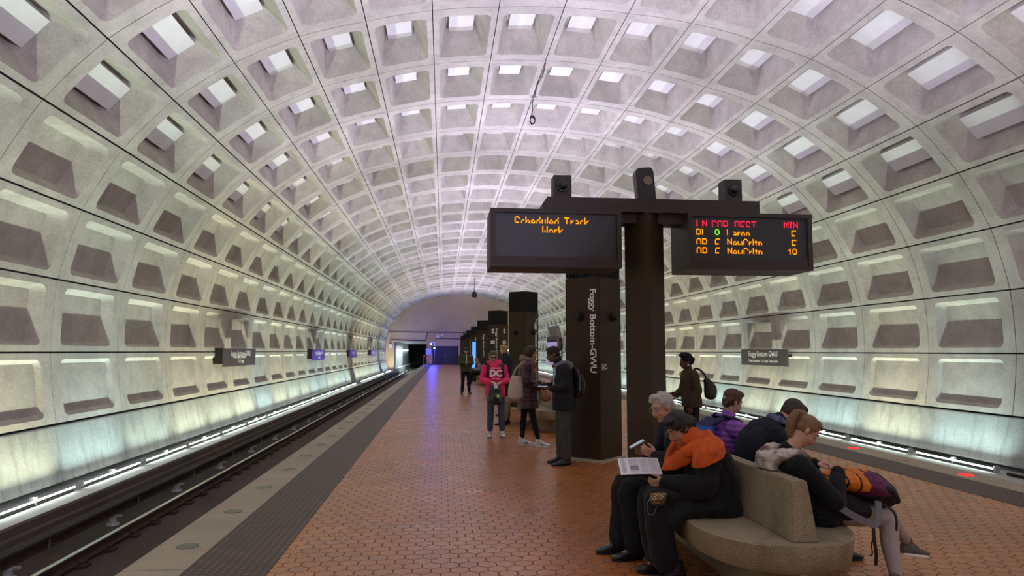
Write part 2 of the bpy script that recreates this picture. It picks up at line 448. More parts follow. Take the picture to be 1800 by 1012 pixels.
# ------------------------------------------------------------------ lower walls, safety walk, track bed
for s, side in ((-1, 'left'), (1, 'right')):
    v_, f_, m_ = [], [], []
    seg = 3 * DZ; y = RIB0 - 13 * DZ
    while y < YE - .01:
        y1 = min(y + seg, YE); g = .008
        o0, o1 = 9.228, 8.965
        prof = [(9.40, .262), (9.215, .262), (9.205, .24), (8.975, -.66), (8.985, -.69), (9.3, -.69)]
        b0 = len(v_)
        for yy in (y + g, y1 - g):
            for (o_, z) in prof: v_.append((mir(o_, s), yy, z))
        n = len(prof)
        for q in range(n): f_.append((b0 + q, b0 + (q + 1) % n, b0 + n + (q + 1) % n, b0 + n + q)); m_.append(0)
        f_.append(tuple(b0 + q for q in range(n))); f_.append(tuple(b0 + n + q for q in range(n))[::-1]); m_ += [0, 0]
        y = y1
    # dark backing behind the joints and shadow gap below
    b0 = len(v_)
    for yy in (YB, YE):
        for (o_, z) in ((9.35, .33), (9.35, -.9)): v_.append((mir(o_, s), yy, z))
    f_.append((b0, b0 + 1, b0 + 3, b0 + 2)); m_.append(1)
    o = pymesh('wall_base_' + side, v_, f_, [M['base_panel'], M['groove']], m_)
    bm = bmesh.new(); bm.from_mesh(o.data); bmesh.ops.recalc_face_normals(bm, faces=bm.faces); bm.to_mesh(o.data); bm.free()
    tag(o, 'smooth sloping concrete base wall behind the %s track' % side, kind='structure')
    # safety walk and curb
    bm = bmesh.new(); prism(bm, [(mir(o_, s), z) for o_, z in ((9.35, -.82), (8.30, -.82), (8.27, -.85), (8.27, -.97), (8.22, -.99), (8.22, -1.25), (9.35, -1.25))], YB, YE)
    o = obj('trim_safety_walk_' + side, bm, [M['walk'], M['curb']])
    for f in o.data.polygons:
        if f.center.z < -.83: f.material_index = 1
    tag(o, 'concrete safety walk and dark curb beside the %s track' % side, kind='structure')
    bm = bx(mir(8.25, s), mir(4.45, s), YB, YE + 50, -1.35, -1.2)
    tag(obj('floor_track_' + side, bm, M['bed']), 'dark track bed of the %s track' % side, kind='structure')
    # fluorescent fixtures on brackets
    for j in range(-6, 28):
        y0 = RIB0 + j * DZ
        vis = True
        e = empty('light_fixture', (mir(8.66, s), y0 + DZ / 2 - .25, -.82), 'slim fluorescent fixture along the foot of the %s wall' % side, 'light', 'fluorescent fixtures at the foot of the %s wall' % side)
        h = (DZ - .34) / 2
        bm = bmesh.new(); cyl(bm, (0, -h, .085), (0, h, .085), .014, n=8)
        obj('tube', bm, M['tube'] if (s, j) not in OFF else M['insulator'], e)
        bm = bmesh.new(); box(bm, (s * .035, 0, .035), (.05, 2 * h, .045)); obj('tray', bm, M['bronze_dark'], e)
        for yy in (-h - .05, -.0):
            bm = bmesh.new(); box(bm, (s * .05, yy, .08), (.10, .05, .13), bev=.01); obj('bracket', bm, M['insulator'], e)
    # running rails
    for ro, lab in ((7.109, 'outer'), (5.675, 'inner')):
        r = empty('running_rail', (mir(ro, s), 0, -1.2), '%s running rail of the %s track with a polished top' % (lab, side), 'rail')
        bm = bmesh.new(); prism(bm, [(-.07, .04), (.07, .04), (.07, .05), (.012, .065), (.012, .14), (.035, .15), (.035, .165), (-.035, .165), (-.035, .15), (-.012, .14), (-.012, .065), (-.07, .05)], YB, YE + 45)
        obj('web', bm, M['rail'], r)
        bm = bx(-.034, .034, YB, YE + 45, .165, .18, bev=0); obj('rail_head', bm, M['railtop'], r)
        # fasteners
        bm = bmesh.new(); box(bm, (0, 0, .02), (.36, .19, .04)); box(bm, (.10, 0, .05), (.06, .08, .05)); box(bm, (-.10, 0, .05), (.06, .08, .05)); cyl(bm, (.14, .05, .03), (.14, .05, .075), .016, n=6); cyl(bm, (-.14, -.05, .03), (-.14, -.05, .075), .016, n=6)
        fo = obj('fastener', bm, M['rail'], r); fo.location = (0, 4.5, 0)
        for q in range(1, 99):
            c = fo.copy(); scn.collection.objects.link(c); c.location = (0, 4.5 + .762 * q, 0)
    # third rail on insulators under its cover board
    r = empty('third_rail', (mir(7.65, s), 0, -1.2), 'third rail under a dark cover board beside the %s track' % side, 'rail')
    bm = bmesh.new(); prism(bm, [(-.05, .16), (.05, .16), (.05, .175), (.015, .19), (.015, .24), (.04, .25), (.04, .28), (-.04, .28), (-.04, .25), (-.015, .24), (-.015, .19), (-.05, .175)], YB, YE)
    obj('power_rail', bm, M['rail'], r)
    bm = bmesh.new(); prism(bm, [(-.09, .345), (.09, .345), (.10, .33), (.10, .30), (.09, .325), (-.09, .325), (-.10, .29), (-.10, .33)], YB, YE)
    obj('cover_board', bm, M['cover'], r)
    bm = bmesh.new(); cyl(bm, (0, 0, 0), (0, 0, .03), .10, .09); cyl(bm, (0, 0, .03), (0, 0, .12), .06, .045); cyl(bm, (0, 0, .12), (0, 0, .16), .07, .065); box(bm, (-s * .06, 0, .14), (.14, .06, .03))
    io = obj('insulator', bm, M['insulator'], r, 40); io.location = (0, 6.65, 0)
    for q in range(1, 29):
        c = io.copy(); scn.collection.objects.link(c); c.location = (0, 6.65 + 2.74 * q, 0)
    bm = bmesh.new(); box(bm, (-s * .075, 0, .24), (.012, .03, .17)); box(bm, (-s * .04, 0, .32), (.08, .03, .012))
    bo = obj('cover_bracket', bm, M['steel'], r); bo.location = (0, 7.4, 0)
    for q in range(1, 29):
        c = bo.copy(); scn.collection.objects.link(c); c.location = (0, 7.4 + 2.74 * q, 0)

# ------------------------------------------------------------------ platform
HW = 4.686
tag(obj('floor', bx(mir(HW - 1.073, -1), mir(HW - 1.073, 1), YB, YE, -.3, 0), M['tiles']), 'orange hexagonal quarry tile platform floor', kind='structure')
for s, side in ((-1, 'left'), (1, 'right')):
    tag(obj('trim_tactile_' + side, bx(mir(HW - .457, s), mir(HW - 1.073, s), YB, YE, -.3, .004), M['tactile']), 'brown bumpy tactile strip along the %s platform edge' % side, kind='structure')
    tag(obj('trim_edge_' + side, bx(mir(HW, s), mir(HW - .457, s), YB, YE, -.18, .001, bev=.004), M['granite']), 'pale granite %s platform edge' % side, kind='structure')
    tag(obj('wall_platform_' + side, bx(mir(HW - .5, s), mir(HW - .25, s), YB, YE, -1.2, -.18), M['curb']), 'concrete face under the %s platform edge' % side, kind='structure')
glass_off = plain('dull_light_glass', (.075, .085, .072), .25, var=.2, scale=30)
glass_dim = plain('dim_red_glass', (.22, .07, .06), .25)
for s in (-1, 1):
    bm = bmesh.new(); cyl(bm, (0, 0, -.01), (0, 0, .006), .095, .085, n=24); ring_me = None
    for k in range(0, 64):
        y = 6.13 + 1.258 * k - (.01 if s < 0 else 0)
        if k == 0:
            first = obj('edge_light', bm, glass_off, None, 40); o = first
        else:
            o = first.copy(); scn.collection.objects.link(o)
        o.location = (mir(4.685 - .245, s), y, .001)
        if s < 0: tag(o, 'round unlit light set into the left granite platform edge', 'light', 'unlit lights in the left platform edge')
        elif k in (2, 3, 4):
            o.data = o.data.copy(); o.data.materials[0] = {2: M['redlamp'], 4: M['redlamp'], 3: glass_dim}[k]
            tag(o, {2: 'glowing red edge light nearest the camera on the right platform edge', 3: 'dim red edge light between the two glowing ones', 4: 'farther glowing red edge light beside the bowed ponytail head'}[k], 'light', 'red edge lights on the right')
        else: tag(o, 'round unlit light set into the right granite platform edge', 'light', 'unlit lights in the right platform edge')

# ------------------------------------------------------------------ end walls with track portals
def endwall(name, y, thick, label):
    """concrete wall filling the vault with an opening over each track"""
    bm = bmesh.new()
    out = [(joint(k).x, joint(k).z) for k in range(23)]
    # the vault above z=3, closed down to the springing
    arch = [(x, z) for x, z in out if z > 3.0]
    pts = [(mir(9.36, -1), 2.75), ] + arch + [(mir(9.36, 1), 2.75)]
    prism(bm, pts, y, y + thick)
    for (o0, o1, z0, z1) in ((8.3, 9.36, -1.3, 2.75), (0, 4.35, -1.3, 2.75)):
        for s in (-1, 1): bx(mir(o0, s), mir(o1, s), y, y + thick, z0, z1, bm)
    o = obj(name, bm, M['end_wall']); return tag(o, label, kind='structure')
endwall('wall_back', YE, .5, 'pale concrete end wall of the station with two track portals')
endwall('wall_front', YB - .5, .5, 'concrete wall behind the camera')
for s, side in ((-1, 'left'), (1, 'right')):
    bm = bmesh.new()
    bx(mir(8.25, s), mir(8.55, s), YE + .5, YE + 50, -1.3, 2.8, bm); bx(mir(4.1, s), mir(4.4, s), YE + .5, YE + 50, -1.3, 2.8, bm); bx(mir(4.1, s), mir(8.55, s), YE + .5, YE + 50, 2.75, 3.05, bm)
    bx(mir(4.1, s), mir(8.55, s), YE + 50, YE + 50.3, -1.3, 3.05, bm)
    tag(obj('wall_tunnel_' + side, bm, M['walk']), 'grey walls of the %s running tunnel' % side, kind='structure')
    bx_ = bx(mir(8.25, s), mir(7.9, s), YE + .5, YE + 45, -1.2, -.55)
    tag(obj('trim_tunnel_walk_' + side, bx_, M['walk']), 'walkway in the %s tunnel' % side, kind='structure')
    e = empty('tunnel_lamp', (mir(8.2, s), YE + 8, 1.75), 'row of bright lamps on the wall inside the %s tunnel' % side, 'light')
    obj('lamp_housing', bx(-.06 if s < 0 else 0, .0 if s < 0 else .06, -4, 24, .05, .12), M['steel'], e)
    obj('tube', bx(-.03, .03, -3.9, 23.9, 0, .05), emit('tunnel_tube', (.75, .9, 1), 26), e)
d = empty('door', (.28, YE, 0), 'dark double door in the far end wall right of the blue lamps', 'door')
d['kind'] = 'structure'; d.name = 'door_1'
for sx in (-.76, .76): obj('door_leaf', bx(sx - .74, sx + .74, -.06, 0, .02, 2.12, bev=.01), M['door'], d)
bm = bmesh.new(); bx(-1.58, -1.5, -.09, 0, 0, 2.2, bm); bx(1.5, 1.58, -.09, 0, 0, 2.2, bm); bx(-1.58, 1.58, -.09, 0, 2.12, 2.2, bm); obj('door_frame', bm, M['bronze_dark'], d)
bm = bmesh.new(); bx(-.1, -.04, -.12, -.06, .95, 1.1, bm); bx(.04, .1, -.12, -.06, .95, 1.1, bm); obj('door_handle', bm, M['steel'], d)
# pipes and boxes on the end wall
tag(obj('conduit', curve_tube([(-6.6, YE - .05, 3.9), (0, YE - .05, 3.9), (8, YE - .05, 3.9)], .05, 6, False), M['curb']), 'upper long dark conduit across the far end wall', 'pipe')
tag(obj('conduit', curve_tube([(-6.4, YE - .06, 2.95), (-2.2, YE - .06, 2.85), (-1.9, YE - .06, 3.85)], .05, 6, False), M['curb']), 'lower conduit above the left portal rising to the upper one', 'pipe')
tag(obj('conduit', curve_tube([(-1.0, YE - .06, 3.15), (8, YE - .06, 3.05)], .05, 6, False), M['curb']), 'lower conduit on the end wall running right above the door', 'pipe')
tag(obj('junction_box', bx(-.85, -.5, YE - .18, YE, 3.2, 3.55, bev=.01), M['white']), 'larger pale box on the end wall above the blue lamps', 'box')
tag(obj('junction_box', bx(-.3, -.02, YE - .18, YE, 3.4, 3.62, bev=.01), M['white']), 'smaller pale box on the end wall beside the larger one', 'box')
tag(obj('junction_box', bx(-6.55, -6.2, YE - .18, YE, 2.0, 2.45, bev=.01), M['white']), 'pale box on the end wall left of the tunnel portal', 'box')
# blue lamps on a bracket at the end gate
for (px, pz, lab) in ((-1.42, 2.45, 'upper left glowing blue lamp at the far end of the platform'), (-1.02, 1.95, 'lower right glowing blue lamp above the end gate')):
    e = empty('blue_lamp', (px, YE - 3.5, pz), lab, 'lamp')
    bm = bmesh.new(); sphere(bm, (0, 0, 0), .12, 12, 8); obj('globe', bm, M['bluelamp'], e, 60)
    bm = bmesh.new(); cyl(bm, (0, 0, .1), (0, 0, .2), .07, .05, n=10); obj('cap', bm, M['black'], e)
    L = bpy.data.lights.new('blue_lamp_light', 'POINT'); L.energy = 210; L.color = (.03, .05, 1); L.shadow_soft_size = .13
    o = bpy.data.objects.new('blue_lamp_light', L); link(o); o.location = (px, YE - 3.8, pz)
bm = curve_tube([(-1.0, YE - 3.5, 0), (-1.0, YE - 3.5, 2.3), (-1.05, YE - 3.5, 2.62), (-1.42, YE - 3.5, 2.65)], .035, 8)
tag(obj('lamp_post', bm, M['steel']), 'thin bent post holding the two blue lamps', 'post')
g_ = empty('end_gate', (-1.75, YE - 3.0, 0), 'low metal end gate with small red lamps at the platform end', 'gate')
bm = bmesh.new()
for x in (-.5, .5): bx(x - .03, x + .03, -.03, .03, 0, 1.15, bm)
for z in (.1, .6, 1.1): bx(-.5, .5, -.02, .02, z - .02, z + .02, bm)
obj('frame', bm, M['steel'], g_)
obj('notice', bx(-.28, .3, -.05, -.03, 1.2, 1.85), plain('pale_violet_notice', (.35, .3, .6), .5), g_)
for q in ((-.45, 1.0), (-.1, .75), (.25, .5)):
    bm = bmesh.new(); sphere(bm, (q[0], -.06, q[1]), .05, 8, 6); obj('red_lamp', bm, M['redlamp'], g_)

# ------------------------------------------------------------------ pylons
NAMES = ['nearest pylon, bearing large vertical white station lettering', 'second pylon, behind the couple talking', 'third pylon, with four small white notices', 'fourth pylon, beside the glowing blue strip', 'fifth pylon from the camera', 'sixth pylon from the camera', 'seventh pylon from the camera', 'farthest pylon, closest to the end wall']
def diamond(r, z, c=(0, 0), inset=0):
    return [(c[0], c[1] - r, z), (c[0] + r, c[1], z), (c[0], c[1] + r, z), (c[0] - r, c[1], z)]
def dprism(bm, r0, r1, z0, z1):
    a = [bm.verts.new(p) for p in diamond(r0, z0)]; b = [bm.verts.new(p) for p in diamond(r1, z1)]
    for k in range(4): bm.faces.new((a[k], a[(k + 1) % 4], b[(k + 1) % 4], b[k]))
    bm.faces.new(a[::-1]); bm.faces.new(b)
def pylon(k, y):
    e = empty('pylon', (2.28, y, 0), 'dark bronze ' + NAMES[k], 'pylon', 'bronze pylons down the middle of the platform')
    bm = bmesh.new(); dprism(bm, .50, .47, 0, .035); obj('plinth', bm, M['granite'], e)
    bm = bmesh.new()
    R = .43
    # four face panels with open joints at the corners
    for q in range(4):
        a, b = V(diamond(R, 0)[q]), V(diamond(R, 0)[(q + 1) % 4]); t = (b - a).normalized(); n = V((t.y, -t.x, 0))
        a2, b2 = a + t * .006, b - t * .006
        vs_ = [bm.verts.new(v) for v in (a2 + V((0, 0, .035)), b2 + V((0, 0, .035)), b2 + V((0, 0, 2.70)), a2 + V((0, 0, 2.70)))]
        vs2 = [bm.verts.new(v.co - n * .03) for v in vs_]
        bm.faces.new(vs_); bm.faces.new(vs2[::-1])
        for z in range(4): bm.faces.new((vs_[z], vs_[(z + 1) % 4], vs2[(z + 1) % 4], vs2[z]))
    obj('casing', bm, M['bronze'], e)
    bm = bmesh.new(); dprism(bm, .40, .40, .04, 2.72)
    obj('core', bm, M['bronze_dark'], e)
    # louvre head
    bm = bmesh.new()
    for q in range(4):
        a, b = V(diamond(.425, 0)[q]), V(diamond(.425, 0)[(q + 1) % 4]); t = (b - a).normalized(); n = V((t.y, -t.x, 0)); L = (b - a).length
        R3 = Matrix((t, n, V((0, 0, 1)))).transposed()
        m_ = 15 if k < 4 else 8
        for z in range(m_): box(bm, a + t * (L * (z + .5) / m_) - n * .015 + V((0, 0, 2.99)), (L / m_ * .45, .03, .56), R3)
        box(bm, (a + b) / 2 - n * .012 + V((0, 0, 3.27)), (L, .03, .03), R3)
        box(bm, (a + b) / 2 - n * .05 + V((0, 0, 2.98)), (L - .1, .01, .54), R3)
    obj('louvre', bm, M['bronze_dark'], e)
    # lettering reads downward on the two faces turned to the camera side
    a45 = PI / 4
    left_n = V((-1, -1, 0)).normalized(); 
    c = V((-.215, -.215, 0))
    tdir = V((1, -1, 0)).normalized()
    # local text x -> down, local y -> tdir(-> toward near corner)
    sz = .215
    X = V((0, 0, -1)); Y = tdir; Z = X.cross(Y)
    if Z.dot(left_n) < 0: Y = -Y; Z = -Z
    Mx = Matrix((X, Y, Z)).transposed().to_euler()
    if k == 1:
        tdir2 = V((1, 1, 0)).normalized(); n2 = V((1, -1, 0)).normalized()
        text('lettering', 'Foggy Bottom-GWU', .150, M['white'], e, V((.215, -.215, 0)) + tdir2 * .20 + n2 * .003 + V((0, 0, 1.905)), Matrix((X, tdir2, X.cross(tdir2))).transposed().to_euler(), .001, spacing=.98, off=.0025)
    else: text('lettering', 'Foggy Bottom-GWU', .150, M['white'], e, c + tdir * .190 + left_n * .003 + V((0, 0, 1.905)), Mx, .001, spacing=.98, off=.0025)
    rn = V((1, -1, 0)).normalized(); rd = V((1, 1, 0)).normalized()
    if k == 0:
        bm = bmesh.new()
        cc = V((.215, -.215, 1.37)) - rd * .215
        R3 = Matrix((rd, -rn, V((0, 0, 1)))).transposed()
        for (x, z, a, r0, r1) in ((-.0, 0, 0, .035, .045),):
            for t in range(20):
                t0, t1 = 2 * PI * t / 20, 2 * PI * (t + 1) / 20
                P = [cc + R3 @ V((x + r * math.cos(q), -.004, z + r * math.sin(q))) for q, r in ((t0, r0), (t1, r0), (t1, r1), (t0, r1))]
                bm.faces.new([bm.verts.new(p) for p in P])
        for (x0, z0, x1, z1) in ((-.0, .02, .0, -.015), (-.0, -.0, .02, -.0), (.02, 0, .028, -.022), (-.015, .0, -.02, -.02), (.06, -.02, .10, -.03), (.07, .0, .07, .045), (.07, .045, .088, .03), (.10, -.03, .105, .0)):
            p0, p1 = cc + R3 @ V((x0, -.004, z0)), cc + R3 @ V((x1, -.004, z1)); t = (p1 - p0).normalized(); n2 = t.cross(rn) * .005
            bm.faces.new([bm.verts.new(p) for p in (p0 - n2, p1 - n2, p1 + n2, p0 + n2)])
        obj('access_symbol', bm, M['white'], e)
    if k in (0, 1):
        for n_, d_, f in ((left_n, tdir, -.05), (rn, rd, .06)):
            base = n_ * .304 + d_ * f + V((0, 0, 2.12))
            bm = bmesh.new(); cyl(bm, base, base + n_ * .05, .075, .07, n=20); cyl(bm, base + n_ * .05, base + n_ * .085, .055, .045, n=20)
            obj('alarm_housing', bm, M['bronze_dark'], e, 40)
    if k == 2:
        for n_, d_, f in ((left_n, tdir, -.02), (rn, rd, .05)):
            for z, hw, hh in ((2.43, .055, .09), (1.97, .10, .065)):
                base = n_ * .306 + d_ * f + V((0, 0, z)); R3 = Matrix((d_, n_, V((0, 0, 1)))).transposed()
                bm = bmesh.new(); box(bm, base, (hw * 2, .012, hh * 2), R3); nt = obj('notice', bm, M['white'], e)
                bm = bmesh.new(); box(bm, base + n_ * .008, (hw * .5 if z > 2.2 else hw * 1.3, .003, hh * .9 if z > 2.2 else .02), R3); obj('notice_print', bm, M['bronze_dark'], nt)
    return e
for k in range(8): pylon(k, 10.49 + 9.33 * k)
e = empty('information_screen', (1.55, 37.2, 0), 'tall glowing blue information screen beside the fourth pylon', 'screen')
obj('case', bx(-.04, .22, -.05, .10, .0, 2.15, bev=.01), M['black'], e); obj('display', bx(-.0, .18, -.06, -.05, .7, 2.1), M['bluescreen'], e)
# two more pylons behind the camera are left out

# ------------------------------------------------------------------ wall signs
for s, side in ((-1, 'left'), (1, 'right')):
    for k in range(0 if s < 0 else 1, 5):
        y = 9.4 + 14.85 * k
        vio_lit = s < 0 and k >= 2
        words = {0: 'nearest the camera, by the first bay', 1: 'nearest in view', 2: 'second in view', 3: 'third in view', 4: 'farthest'}[k]
        if s < 0: lab = ('brown, painted as violet-lit,' if vio_lit else 'brown') + ' station name board on the left wall, ' + words
        else: lab = 'brown station name board on the right wall, ' + words
        e = empty('station_sign', (mir(9.13, s), y, 1.39), lab, 'sign', 'station name boards on the %s wall' % side)
        fm = M['violet_lit_face'] if vio_lit else M['sign_face']
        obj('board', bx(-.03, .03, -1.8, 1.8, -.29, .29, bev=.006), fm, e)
        for yy in (-1.5, 1.5): obj('bracket', bx(0, s * .36, yy - .04, yy + .04, .02, .12), M['bronze_dark'], e)
        obj('bracket', bx(0, s * .36, -1.78 if s < 0 else 1.70, -1.70 if s < 0 else 1.78, -.2, .3), M['bronze_dark'], e)
        rz = (PI / 2, 0, PI / 2) if s < 0 else (PI / 2, 0, -PI / 2)
        ox = .032 if s < 0 else -.032
        text('station_name', 'Foggy Bottom-GWU', .27, M['white'], e, (ox, 0, .12), rz, .001)
        if k > 0: text('directions', '2 New Carrollton   2-11 Largo Town Center' if s > 0 else '2 New Carrollton\n2-11 Largo', .125 if s > 0 else .15, M['white'], e, (ox, 0, -.13 if s > 0 else -.06), rz, .001)
e = empty('backlit_poster', (mir(9.0, 1), 72.2, .2), 'lilac backlit poster case on the right wall beyond the standing men', 'poster')
obj('case', bx(-.08, .10, -3.6, 3.6, 0, 2.95, bev=.02), M['curb'], e); obj('poster_sheet', bx(-.1, -.08, -3.4, 3.4, .1, 2.35), M['poster'], e)

# ------------------------------------------------------------------ sign mast
FONT = {'S': '.###.|#...#|#....|#....|.###.', 'c': '|...|.###|#...|#...', 'h': '#...|#...|#.#.|##.#|#..#', 'e': '....|....|.##.|#..#|####', 'd': '...#|...#|.##.|#..#|#..#',
 'u': '....|....|#..#|#..#|#..#', 'l': '#|#|#|#|#', 'T': '#####|..#..|..#..|..#..|..#..', 'r': '...|...|#.#|##.|#..', 'a': '....|....|.##.|...#|.###', 'k': '#...|#...|#..#|#.#.|##..',
 'W': '#...#|#...#|#...#|#.#.#|#.#.#', 'o': '....|....|.##.|#..#|#..#', 'L': '#....|#....|#....|#....|#....', 'N': '#...#|##..#|#.#.#|#..##|#...#', 'C': '.###.|#...#|#....|#....|#....',
 'A': '.###.|#...#|#...#|#...#|#...#', 'R': '####.|#...#|#...#|#...#|####.', 'D': '####.|#...#|#...#|#...#|#...#', 'E': '#####|#....|#....|#....|####.', 'M': '#...#|##.##|#.#.#|#.#.#|#...#',
 'I': '###|.#.|.#.|.#.|.#.', 'B': '####.|#...#|#...#|#...#|####.', '8': '.###.|#...#|#...#|#...#|.###.', 'g': '....|....|.##.|#..#|#..#', '5': '#####|#....|#....|#....|####.',
 'O': '.###.|#...#|#...#|#...#|#...#', '6': '.####|#....|#....|#....|####.', 'w': '.....|.....|#...#|#...#|#.#.#', 't': '...|.#.|###|.#.|.#.', 'n': '....|....|###.|#..#|#..#', '1': '.#.|##.|.#.|.#.|.#.', ' ': '...|...|...|...|...'}
FONT['c'] = '...|...|.##|#..|#..'
def led(name, s, x, z, m, parent, px=.0105, pz=.0122, y=-.005, center=False, sl=0):
    cols = []
    for ch in s:
        rows = FONT[ch].split('|'); wd = max(len(r) for r in rows)
        cols.append((rows, wd))
    tot = sum(wd + 1 for _, wd in cols) - 1
    x0 = x - tot * px / 2 if center else x
    bm = bmesh.new()
    for rows, wd in cols:
        for r, row in enumerate(rows):
            for c, ch in enumerate(row):
                if ch == '#':
                    cx_, cz = x0 + c * px, z - r * pz
                    h, q = px * .47, pz * .47
                    bm.faces.new([bm.verts.new((cx_ + dx, y, cz + dz)) for dx, dz in ((-h, -q), (h, -q), (h, q), (-h, q))])
        x0 += (wd + 1) * px
    o = obj(name, bm, m, parent); return o
YM = 7.62
mast = empty('sign_mast', (2.25, YM, 0), 'tall dark bronze mast carrying two train information displays', 'sign mast')
bm = bmesh.new(); dprism(bm, .225, .225, .0, 3.13); obj('post', bm, M['bronze'], mast)
bm = bmesh.new(); dprism(bm, .29, .28, 0, .03); obj('base_plate', bm, M['granite'], mast)
YF = 7.32
bm = bmesh.new(); prism(bm, [(1.06 - 2.25, 3.13), (1.06 - 2.25, 3.20), (1.12 - 2.25, 3.285), (3.53 - 2.25, 3.285), (3.53 - 2.25, 3.13)], 7.42 - YM, 7.82 - YM); obj('crossbar', bm, M['sign_case'], mast)
for a, b in ((-.36, -.12), (.12, .42)): obj('crossbar_bracket', bx(a, b, -.12, .12, 3.02, 3.13), M['sign_case'], mast)
for nm, x0, x1 in (('left', .49, 1.915), ('right', 2.665, 4.085)):
    cx_ = (x0 + x1) / 2 - 2.25; hw = (x1 - x0) / 2
    d = bpy.data.objects.new('display', None); link(d, mast); d.location = (cx_, YF - YM, 2.81)
    d['label'] = 'left hand display reading Scheduled Track Work' if nm == 'left' else 'right hand display listing the next trains'
    bm = bmesh.new(); t = .05
    # hollow case: four sides and a back, screen recessed
    for (a, b, c, e_) in ((-hw, hw, .27, .315), (-hw, hw, -.315, -.27), (-hw, -hw + t, -.27, .27), (hw - t, hw, -.27, .27)): bx(a, b, -.0, .60, c, e_, bm)
    bx(-hw + t, hw - t, .04, .56, -.27, .27, bm)
    obj('case', bm, M['sign_case'], d)
    obj('screen', bx(-hw + t, hw - t, .030, .039, -.27, .27), M['screen'], d)
    bm = bmesh.new(); bx(-hw + t, hw - t, .012, .03, -.27, -.20, bm); obj('lower_trim', bm, M['sign_case'], d)
    X = lambda x: x - (x0 + x1) / 2
    Z = lambda z: z - 2.81
    if nm == 'left':
        led('message', 'Scheduled Track', X(.755), Z(3.035), M['amber'], d, px=.0117, pz=.0145, y=.025)
        led('message', 'Work', X(1.055), Z(2.935), M['amber'], d, px=.0117, pz=.0145, y=.025)
    else:
        P = dict(px=.0108, pz=.0138, y=.025)
        for s_, x in (('LN', 2.77), ('CAR', 2.945), ('DEST', 3.205), ('MIN', 3.775)): led('heading', s_, X(x), Z(3.035), M['redled'], d, **P)
        for z, a, b, c, e_ in ((2.94, 'BL', '8', 'Largo', '5'), (2.835, 'OR', '6', 'NewCrltn', '5'), (2.735, 'OR', '6', 'NewCrltn', '18')):
            led('train_line', a, X(2.765), Z(z), M['amber'], d, **P)
            led('car_count', b, X(2.975), Z(z), M['greenled'] if b == '8' else M['amber'], d, **P)
            led('destination', c, X(3.115), Z(z), M['amber'], d, **P)
            led('minutes', e_, X(3.86 if len(e_) == 1 else 3.82), Z(z), M['amber'], d, **P)
for x in (1.305, 3.275):
    bm = bmesh.new(); box(bm, (x - 2.25, 0, 3.42), (.20, .20, .27), bev=.006); sb = obj('speaker_box', bm, M['sign_case'], mast)
    bm = bmesh.new(); cyl(bm, (x - 2.25, -.10, 3.43), (x - 2.25, -.125, 3.43), .072, .066, n=24); sphere(bm, (x - 2.25, -.125, 3.43), .052, 20, 12); obj('camera_dome', bm, M['black'], sb, 50)
bm = bmesh.new(); a_ = [(-.105, 3.28), (.105, 3.28), (.105, 3.62), (.09, 3.66), (.06, 3.675), (-.06, 3.675), (-.09, 3.66), (-.105, 3.62)]
prism(bm, a_, -.06, .06); bmesh.ops.rotate(bm, verts=bm.verts, cent=(0, 0, 3.28), matrix=Matrix.Rotation(math.radians(-5), 3, 'Y'))
for v in bm.verts: v.co.x += .03
ua = obj('upright_arm', bm, M['black'], mast)
bm = bmesh.new(); cyl(bm, (.035, -.062, 3.525), (.035, -.075, 3.525), .052, n=24); obj('lens_plate', bm, plain('tan_lens', (.16, .13, .09), .4), ua)

# ------------------------------------------------------------------ benches
def oval(hw, y0, y1, el, n=40, p=2.3):
    """outline of a long seat with rounded ends of length el"""
    out = []
    for k in range(n):
        a = 2 * PI * k / n; c, s_ = math.cos(a), math.sin(a)
        x = hw * math.copysign(abs(c) ** (2 / p), c); y = el * math.copysign(abs(s_) ** (2 / p), s_)
        out.append((x, (y1 - el + y) if s_ > 0 else (y0 + el + y)))
    return out
def bench(cx, y0, y1, label):
    e = empty('bench', (cx, (y0 + y1) / 2, 0), label, 'bench', 'concrete benches between the pylons')
    h = (y1 - y0) / 2
    def slab(bm, layers, ya, yb, el):
        rings = []
        for hw, ins, z in layers:
            rings.append([bm.verts.new((x, y, z)) for x, y in oval(hw, ya + ins, yb - ins, el)])
        for A, B in zip(rings, rings[1:]):
            for k in range(len(A)): bm.faces.new((A[k], A[(k + 1) % len(A)], B[(k + 1) % len(A)], B[k]))
        bm.faces.new(rings[0][::-1]); bm.faces.new(rings[-1])
    bm = bmesh.new(); slab(bm, [(.49, .03, .265), (.50, .015, .285), (.52, 0, .43), (.512, .006, .44)], -h, h, .70); obj('seat', bm, M['bench'], e, 40)
    bm = bmesh.new(); slab(bm, [(.20, .36, 0), (.21, .34, .27)], -h, h, .30); obj('plinth', bm, M['bench'], e, 40)
    bm = bmesh.new(); L0, L1 = -h + .07, h - .07
    v = [bm.verts.new(q) for q in ((-.08, L0, .44), (.085, L0, .44), (.085, L1, .44), (-.08, L1, .44), (-.055, L0 + .05, .80), (.05, L0 + .05, .80), (.05, L1 - .05, .80), (-.055, L1 - .05, .80))]
    for f in ((0, 1, 2, 3), (7, 6, 5, 4), (0, 4, 5, 1), (1, 5, 6, 2), (2, 6, 7, 3), (3, 7, 4, 0)): bm.faces.new([v[q] for q in f])
    bmesh.ops.bevel(bm, geom=list(bm.edges), offset=.006, segments=2, affect='EDGES')
    obj('backrest', bm, M['bench'], e)
    return e
bench(2.21, 4.10, 6.95, 'nearest concrete bench, where five people sit back to back')
bench(2.21, 13.6, 16.6, 'second concrete bench, partly hidden behind the couple talking')
bench(2.21, 22.9, 25.9, 'third concrete bench, beyond the second pylon')
bench(2.21, 32.2, 35.2, 'fourth concrete bench, where the person in an orange hat sits')

